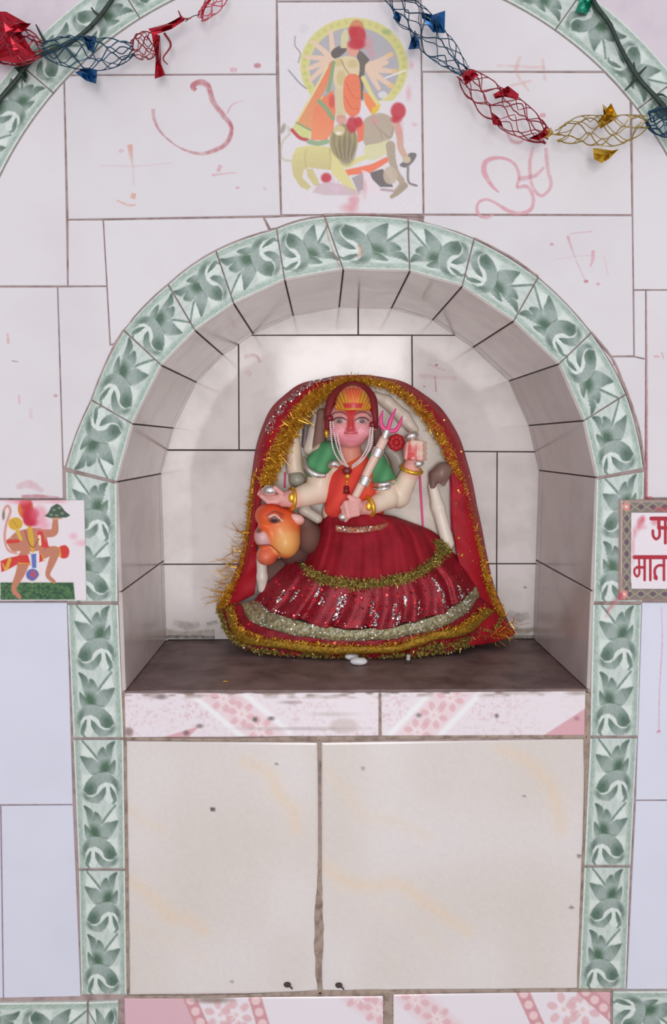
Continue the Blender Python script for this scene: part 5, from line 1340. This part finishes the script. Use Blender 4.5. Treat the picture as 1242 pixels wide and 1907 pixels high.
loft('veil_end', [[(885, 1120, .245), (915, 1135, .262), (945, 1160, .29)], [(880, 1165, .225), (910, 1180, .24), (958, 1178, .28)], [(872, 1200, .208), (905, 1200, .228), (950, 1185, .27)]], 30, 14, M_VEIL, ve, lambda U, V: (.003 * np.sin(U * 9 + V * 4), 0 * U), .001)
tinsel('gold_tinsel', [(650, 712, .245), (606, 731, .238), (568, 760, .234), (540, 802, .232), (516, 850, .232), (494, 902, .234)], 6000, (.006, .008, .010, .010, .010, .007), .011, M_GOLD, ve, 21, .0007)
tinsel('gold_tinsel', [(480, 880, .262), (470, 930, .27), (464, 1000, .276), (452, 1060, .28), (428, 1105, .285), (408, 1134, .288)], 3000, (.004, .005, .005, .007, .008, .006), .009, M_GOLD, ve, 22, .0006)
tinsel('tinsel_fringe', [(462, 985, .29), (445, 1040, .292), (425, 1085, .292), (405, 1125, .292)], 130, .006, .03, M_GOLD, ve, 23, .0006, bias=(-1.6, -.3, .2))
tinsel('gold_tinsel', [(654, 708, .247), (715, 716, .25), (765, 746, .25), (812, 802, .25), (842, 860, .25), (862, 915, .254)], 3400, (.005, .006, .007, .007, .006, .005), .008, M_GOLD, ve, 24, .0006)
tinsel('gold_tinsel', [(862, 915, .256), (880, 985, .262), (896, 1040, .268), (908, 1085, .272), (935, 1148, .28)], 2200, (.004, .005, .005, .005, .006), .008, M_GOLD, ve, 25, .0006)
tinsel('tinsel_fringe', [(905, 1190, .24), (940, 1170, .27), (958, 1160, .285)], 60, .006, .028, M_GOLD, ve, 26, .0006, bias=(.9, -.4, -.2))
tinsel('tinsel_fringe', [(560, 770, .225), (530, 815, .225), (520, 850, .225)], 40, .008, .03, M_GOLD, ve, 27, .0007, bias=(.6, -.6, -.6))
P, N = sample_grid(VL, 260, rg, .06, .36, .42, .68); sequins('silver_sequin', P, N, .0017, M_SPARK, ve, rg, .6, .002)
P, N = sample_grid(VL, 40, rg, .05, .8, .25, .95); P2, N2 = sample_grid(VR, 60, rg, .05, .95, .2, .95); sequins('gold_sequin', np.vstack([P, P2]), np.vstack([N, N2]), .0015, M_GOLDP, ve, rg, .5, .0018)

# ------------------------------------------------------------------ offerings on the shelf
def on_shelf(px, py, dz=0.0):
    d = FWD + (px - 621.0) / F_PX * RIGHT - (py - 953.5) / F_PX * UP
    p = CAM + d * ((ZS + .0006 - CAM[2]) / d[2]); p[2] += dz; return p
M_SUGAR = mat('white_sugar', AS((226, 220, 224)), .55, bump=.3, bscale=600)
def sweet(px, py, rx, label, rot):
    c_ = on_shelf(px, py + 5); mb = MB(); ca, sa = math.cos(rot), math.sin(rot)
    sphere(mb, c_ + np.array([0, 0, .0062]), (rx, .010, .0062), 18, 12, [[ca, -sa, 0], [sa, ca, 0], [0, 0, 1]])
    V = np.vstack(mb.v); V[:, 2] += .0012 * (vnoise(V[:, 0] * 160, V[:, 1] * 160, 3) - .5); mb.v = [V]
    o = mb.build('sugar_sweet', M_SUGAR, None, smooth=True, origin=c_); tag(o, label, 'sweet', 'white sweets on the shelf')
sweet(655, 1224, .0125, 'smaller white sugar sweet touching the skirt hem', .1); sweet(668, 1233, .0150, 'larger white sugar sweet nearer the shelf edge', -.1)
c_ = on_shelf(760, 1234); stub = empty('incense_stub', c_); tag(stub, 'tiny burnt incense stub standing on the dark shelf', 'incense')
mb = MB(); tube(mb, [c_ + np.array([0, 0, .0]), c_ + np.array([0, 0, .005])], [.0055, .005], 12); mb.build('ash_base', M_DIRT, stub)
mb = MB(); tube(mb, [c_ + np.array([0, 0, .005]), c_ + np.array([.0006, 0, .014])], .0035, 10); mb.build('stub_tip', mat('pale_ash', AS((186, 176, 166)), .8), stub)
for (x, y, m_, lb, L_) in ((420, 1271, M_GOLD, 'small gold tinsel scrap lying on the shelf', .008), (306, 1193, M_SUGAR, 'thin white paper scrap at the back corner of the shelf', .013)):
    c_ = on_shelf(x, y); mb = MB(); tube(mb, [c_ + np.array([-L_ / 2, 0, .001]), c_ + np.array([0, .001, .002]), c_ + np.array([L_ / 2, 0, .001])], [.0006, .0012, .0006], 6)
    tag(mb.build('foil_scrap' if x > 400 else 'paper_scrap', m_, None, origin=c_), lb, 'scrap')

# ------------------------------------------------------------------ foil garlands and wires strung over the arch
M_FRED = mat('red_foil', A((168, 26, 44)), 0.25, metal=.7, col2=A((110, 14, 30)), nscale=60)
M_FBLUE = mat('blue_foil', A((22, 78, 128)), 0.22, metal=.7, col2=A((10, 36, 66)), nscale=60)
M_FGOLD = mat('gold_foil', A((190, 150, 40)), 0.25, metal=.7, col2=A((140, 104, 24)), nscale=60)
M_FBLUEN = mat('blue_net_foil', A((34, 66, 88)), 0.3, metal=.5)
M_FREDN = mat('red_net_foil', A((140, 44, 56)), 0.3, metal=.5)
M_FGOLDN = mat('gold_net_foil', A((150, 126, 62)), 0.3, metal=.5)
M_FPINK = mat('pink_net_foil', A((196, 96, 112)), 0.3, metal=.4)
M_WIRE = mat('dark_green_wire', A((38, 56, 46)), 0.5, col2=A((20, 26, 24)), nscale=120)
M_FTEAL = mat('teal_foil', A((30, 130, 104)), 0.25, metal=.5)
gr = np.random.default_rng(8)

def net(name, axis, rad, m, parent, n=6, steps=9, y=-0.032, th=.0007, flat=.35, prof=.4):
    """open diamond net of cut foil round a curved axis given in photo pixels"""
    Ax = catmull(np.array([W(p[0], p[1], y) for p in axis]), steps * 4 + 1)
    T = np.gradient(Ax, axis=0); T /= np.linalg.norm(T, axis=1)[:, None]
    Nn = np.cross(T, [0, 1, 0]); Nn /= np.linalg.norm(Nn, axis=1)[:, None]
    mb = MB()
    jit = gr.normal(0, .3, (n, steps + 1))
    for k in range(n):
        for sgn in (1, -1):
            P = []
            for i in range(steps * 4 + 1):
                t = i / (steps * 4); z = abs(((i / 4.0) % 2) - 1); z = 1 - z                      # 0..1..0 zigzag
                z = z * z * (3 - 2 * z)
                a = 2 * math.pi * k / n + sgn * z * math.pi / n + np.interp(i / 4, range(steps + 1), jit[k]) * .8
                r_ = rad * PXM(y) * max(math.sin(math.pi * min(max(t, .03), .97)), 0) ** prof
                P.append(Ax[i] + Nn[i] * r_ * math.cos(a) + np.array([0, 1, 0]) * r_ * flat * math.sin(a))
            tube(mb, P, th * (.8 + .5 * gr.random()), 5)
    return mb.build(name, m, parent)

def foil(name, pts, m, parent, y=-0.036, seed=0):
    """a crumpled pointed flag of foil, outline in photo pixels"""
    rg_ = np.random.default_rng(seed)
    P = np.array(pts, float); c_ = P.mean(0); n = len(P)
    P2 = []
    for i in range(n): P2 += [P[i], (P[i] + P[(i + 1) % n]) / 2]
    P2 = np.array(P2); mid = c_ + (P2 - c_) * .5
    V = [W(*c_, y - .004)] + [W(*p, y + rg_.normal(0, .003)) for p in mid] + [W(*p, y + rg_.normal(0, .003)) for p in P2]
    k = len(P2)
    F = [[0, 1 + i, 1 + (i + 1) % k] for i in range(k)] + [[1 + i, 1 + k + i, 1 + k + (i + 1) % k, 1 + (i + 1) % k] for i in range(k)]
    o = mesh_obj(name, V, F, m, parent)
    md = o.modifiers.new('thickness', 'SOLIDIFY'); md.thickness = .0004
    return o
def strand(name, pts, r, m, parent, y=-.032):
    mb = MB(); P = catmull(np.array([W(p[0], p[1], p[2] if len(p) > 2 else y) for p in pts]), len(pts) * 6)
    tube(mb, P, np.interp(np.linspace(0, 1, len(P)), np.linspace(0, 1, np.size(r)), np.atleast_1d(r)) * PXM(0), 6)
    return mb.build(name, m, parent, smooth=True)

gl = empty('foil_garland', W(160, 95, -.032))
tag(gl, 'foil garland of red and blue netted sections above the curved red stroke', 'garland', 'foil garlands strung across the arch')
net('red_net', [(-60, 60), (10, 80), (78, 92)], 36, M_FREDN, gl, 6, 7, th=.001)
foil('red_foil', [(-40, 20), (12, 22), (55, 46), (40, 62), (70, 110), (30, 118), (-30, 108)], M_FRED, gl, seed=1, y=-.034)
foil('red_foil', [(5, 25), (20, 40), (58, 44), (42, 60), (10, 60)], M_FRED, gl, seed=2, y=-.045)
net('blue_net', [(76, 92), (130, 96), (190, 100), (250, 92)], 29, M_FBLUEN, gl, 5, 8)
foil('blue_foil', [(152, 66), (180, 68), (174, 98), (163, 92)], M_FBLUE, gl, seed=3); foil('blue_foil', [(140, 135), (160, 126), (181, 130), (179, 156), (160, 150)], M_FBLUE, gl, seed=4)
net('red_net', [(244, 92), (268, 86), (296, 80)], 24, M_FREDN, gl, 5, 5)
foil('red_foil', [(276, 54), (312, 44), (338, 30), (344, 38), (320, 54), (286, 66)], M_FRED, gl, seed=5); foil('red_foil', [(282, 62), (298, 66), (300, 120), (308, 140), (288, 147), (290, 110)], M_FRED, gl, seed=6)
strand('loose_strip', [(306, 62), (318, 84), (304, 108), (312, 120)], (2.2, 2, 1.4, 1), M_FREDN, gl); strand('loose_strip', [(332, 20), (340, 34), (356, 34)], (1, 2, 1), M_FREDN, gl)
strand('thread', [(345, 40), (360, 30), (374, 27)], .8, M_WIRE, gl)
net('pink_net', [(372, 36), (392, 14), (424, -18)], 15, M_FPINK, gl, 4, 4); strand('loose_strip', [(376, 34), (380, 14), (396, -6)], (2, 3, 2), M_FRED, gl)

g2_ = empty('foil_garland', W(960, 130, -.032))
tag(g2_, 'foil garland with blue, red and gold netted sections sloping towards the large arch', 'garland', 'foil garlands strung across the arch')
net('blue_net', [(715, -40), (750, 10), (795, 62), (830, 98), (866, 134)], 28, M_FBLUEN, g2_, 5, 9)
foil('blue_foil', [(784, 22), (806, 28), (829, 20), (828, 62), (806, 60), (786, 34)], M_FBLUE, g2_, seed=7); foil('blue_foil', [(772, 56), (780, 70), (782, 90), (760, 92)], M_FBLUE, g2_, seed=8); foil('blue_foil', [(736, 20), (748, 30), (744, 42), (732, 34)], M_FBLUE, g2_, seed=9)
net('red_net', [(858, 134), (905, 178), (955, 215), (1022, 258)], 31, M_FREDN, g2_, 5, 8)
foil('red_foil', [(858, 138), (880, 130), (892, 140), (868, 158)], M_FRED, g2_, seed=10); foil('red_foil', [(918, 176), (946, 160), (966, 176), (964, 186), (940, 180), (922, 184)], M_FRED, g2_, seed=11)
foil('red_foil', [(914, 208), (930, 220), (937, 236), (918, 232)], M_FRED, g2_, seed=12); foil('red_foil', [(984, 258), (1008, 246), (1018, 232), (1018, 252), (1004, 262)], M_FRED, g2_, seed=13, y=-.042)
foil('gold_foil', [(1012, 246), (1026, 238), (1031, 248), (1018, 258)], M_FGOLD, g2_, seed=14)
strand('thread', [(1028, 250), (1036, 251), (1044, 252)], 1.0, M_FGOLDN, g2_)
net('gold_net', [(1036, 254), (1085, 242), (1140, 244), (1208, 226)], 27, M_FGOLDN, g2_, 5, 8)
foil('gold_foil', [(1122, 194), (1130, 202), (1138, 192), (1150, 216), (1140, 226), (1118, 240), (1112, 228), (1124, 212)], M_FGOLD, g2_, seed=15); foil('gold_foil', [(1104, 276), (1140, 280), (1152, 278), (1134, 296), (1120, 304), (1106, 296)], M_FGOLD, g2_, seed=16)
net('blue_net', [(1204, 218), (1230, 226), (1290, 236)], 25, M_FBLUEN, g2_, 6, 6, th=.001)

w1 = empty('wire', W(110, 90, -.012)); tag(w1, 'dark green wire crossing behind the red and blue garland on the floral border', 'wire')
strand('cable', [(-60, 260, -.008), (0, 185, -.009), (30, 150, -.01), (60, 112, -.011), (110, 88, -.011), (150, 66, -.011), (185, 32, -.011), (215, -10, -.01), (250, -60, -.009)], (4.5, 4.5, 5, 4.5, 4, 4, 4.5, 4, 4), M_WIRE, w1)
for P in ([(84, 78), (75, 62), (67, 46)], [(34, 118), (42, 136), (48, 152)], [(150, 66), (158, 74), (170, 84)], [(186, 30), (176, 22), (170, 14)]): strand('twig', P, (2.6, 2, 1.2), M_WIRE, w1, y=-.011)
foil('dark_leaf', [(26, 126), (44, 122), (52, 140), (46, 154), (38, 138)], M_WIRE, w1, y=-.011, seed=20)
w2 = empty('wire', W(1170, 110, -.012)); tag(w2, 'dark green wire running down the floral border above the gold foil', 'wire')
strand('cable', [(1080, -50, -.008), (1108, 8, -.01), (1135, 45, -.01), (1155, 88, -.01), (1186, 142, -.011), (1218, 178, -.011), (1240, 204, -.012), (1275, 250, -.01)], (4, 5, 4.5, 4, 5, 4.5, 6, 5), M_WIRE, w2)
for P in ([(1186, 142), (1176, 156), (1164, 168)], [(1186, 142), (1196, 132), (1204, 124)], [(1186, 142), (1182, 128), (1180, 116)], [(1218, 178), (1232, 176), (1242, 182)]): strand('twig', P, (2.8, 2, 1.2), M_WIRE, w2, y=-.011)
foil('teal_foil', [(1082, -6), (1108, -4), (1094, 26), (1072, 22)], M_FTEAL, w2, y=-.012, seed=21)
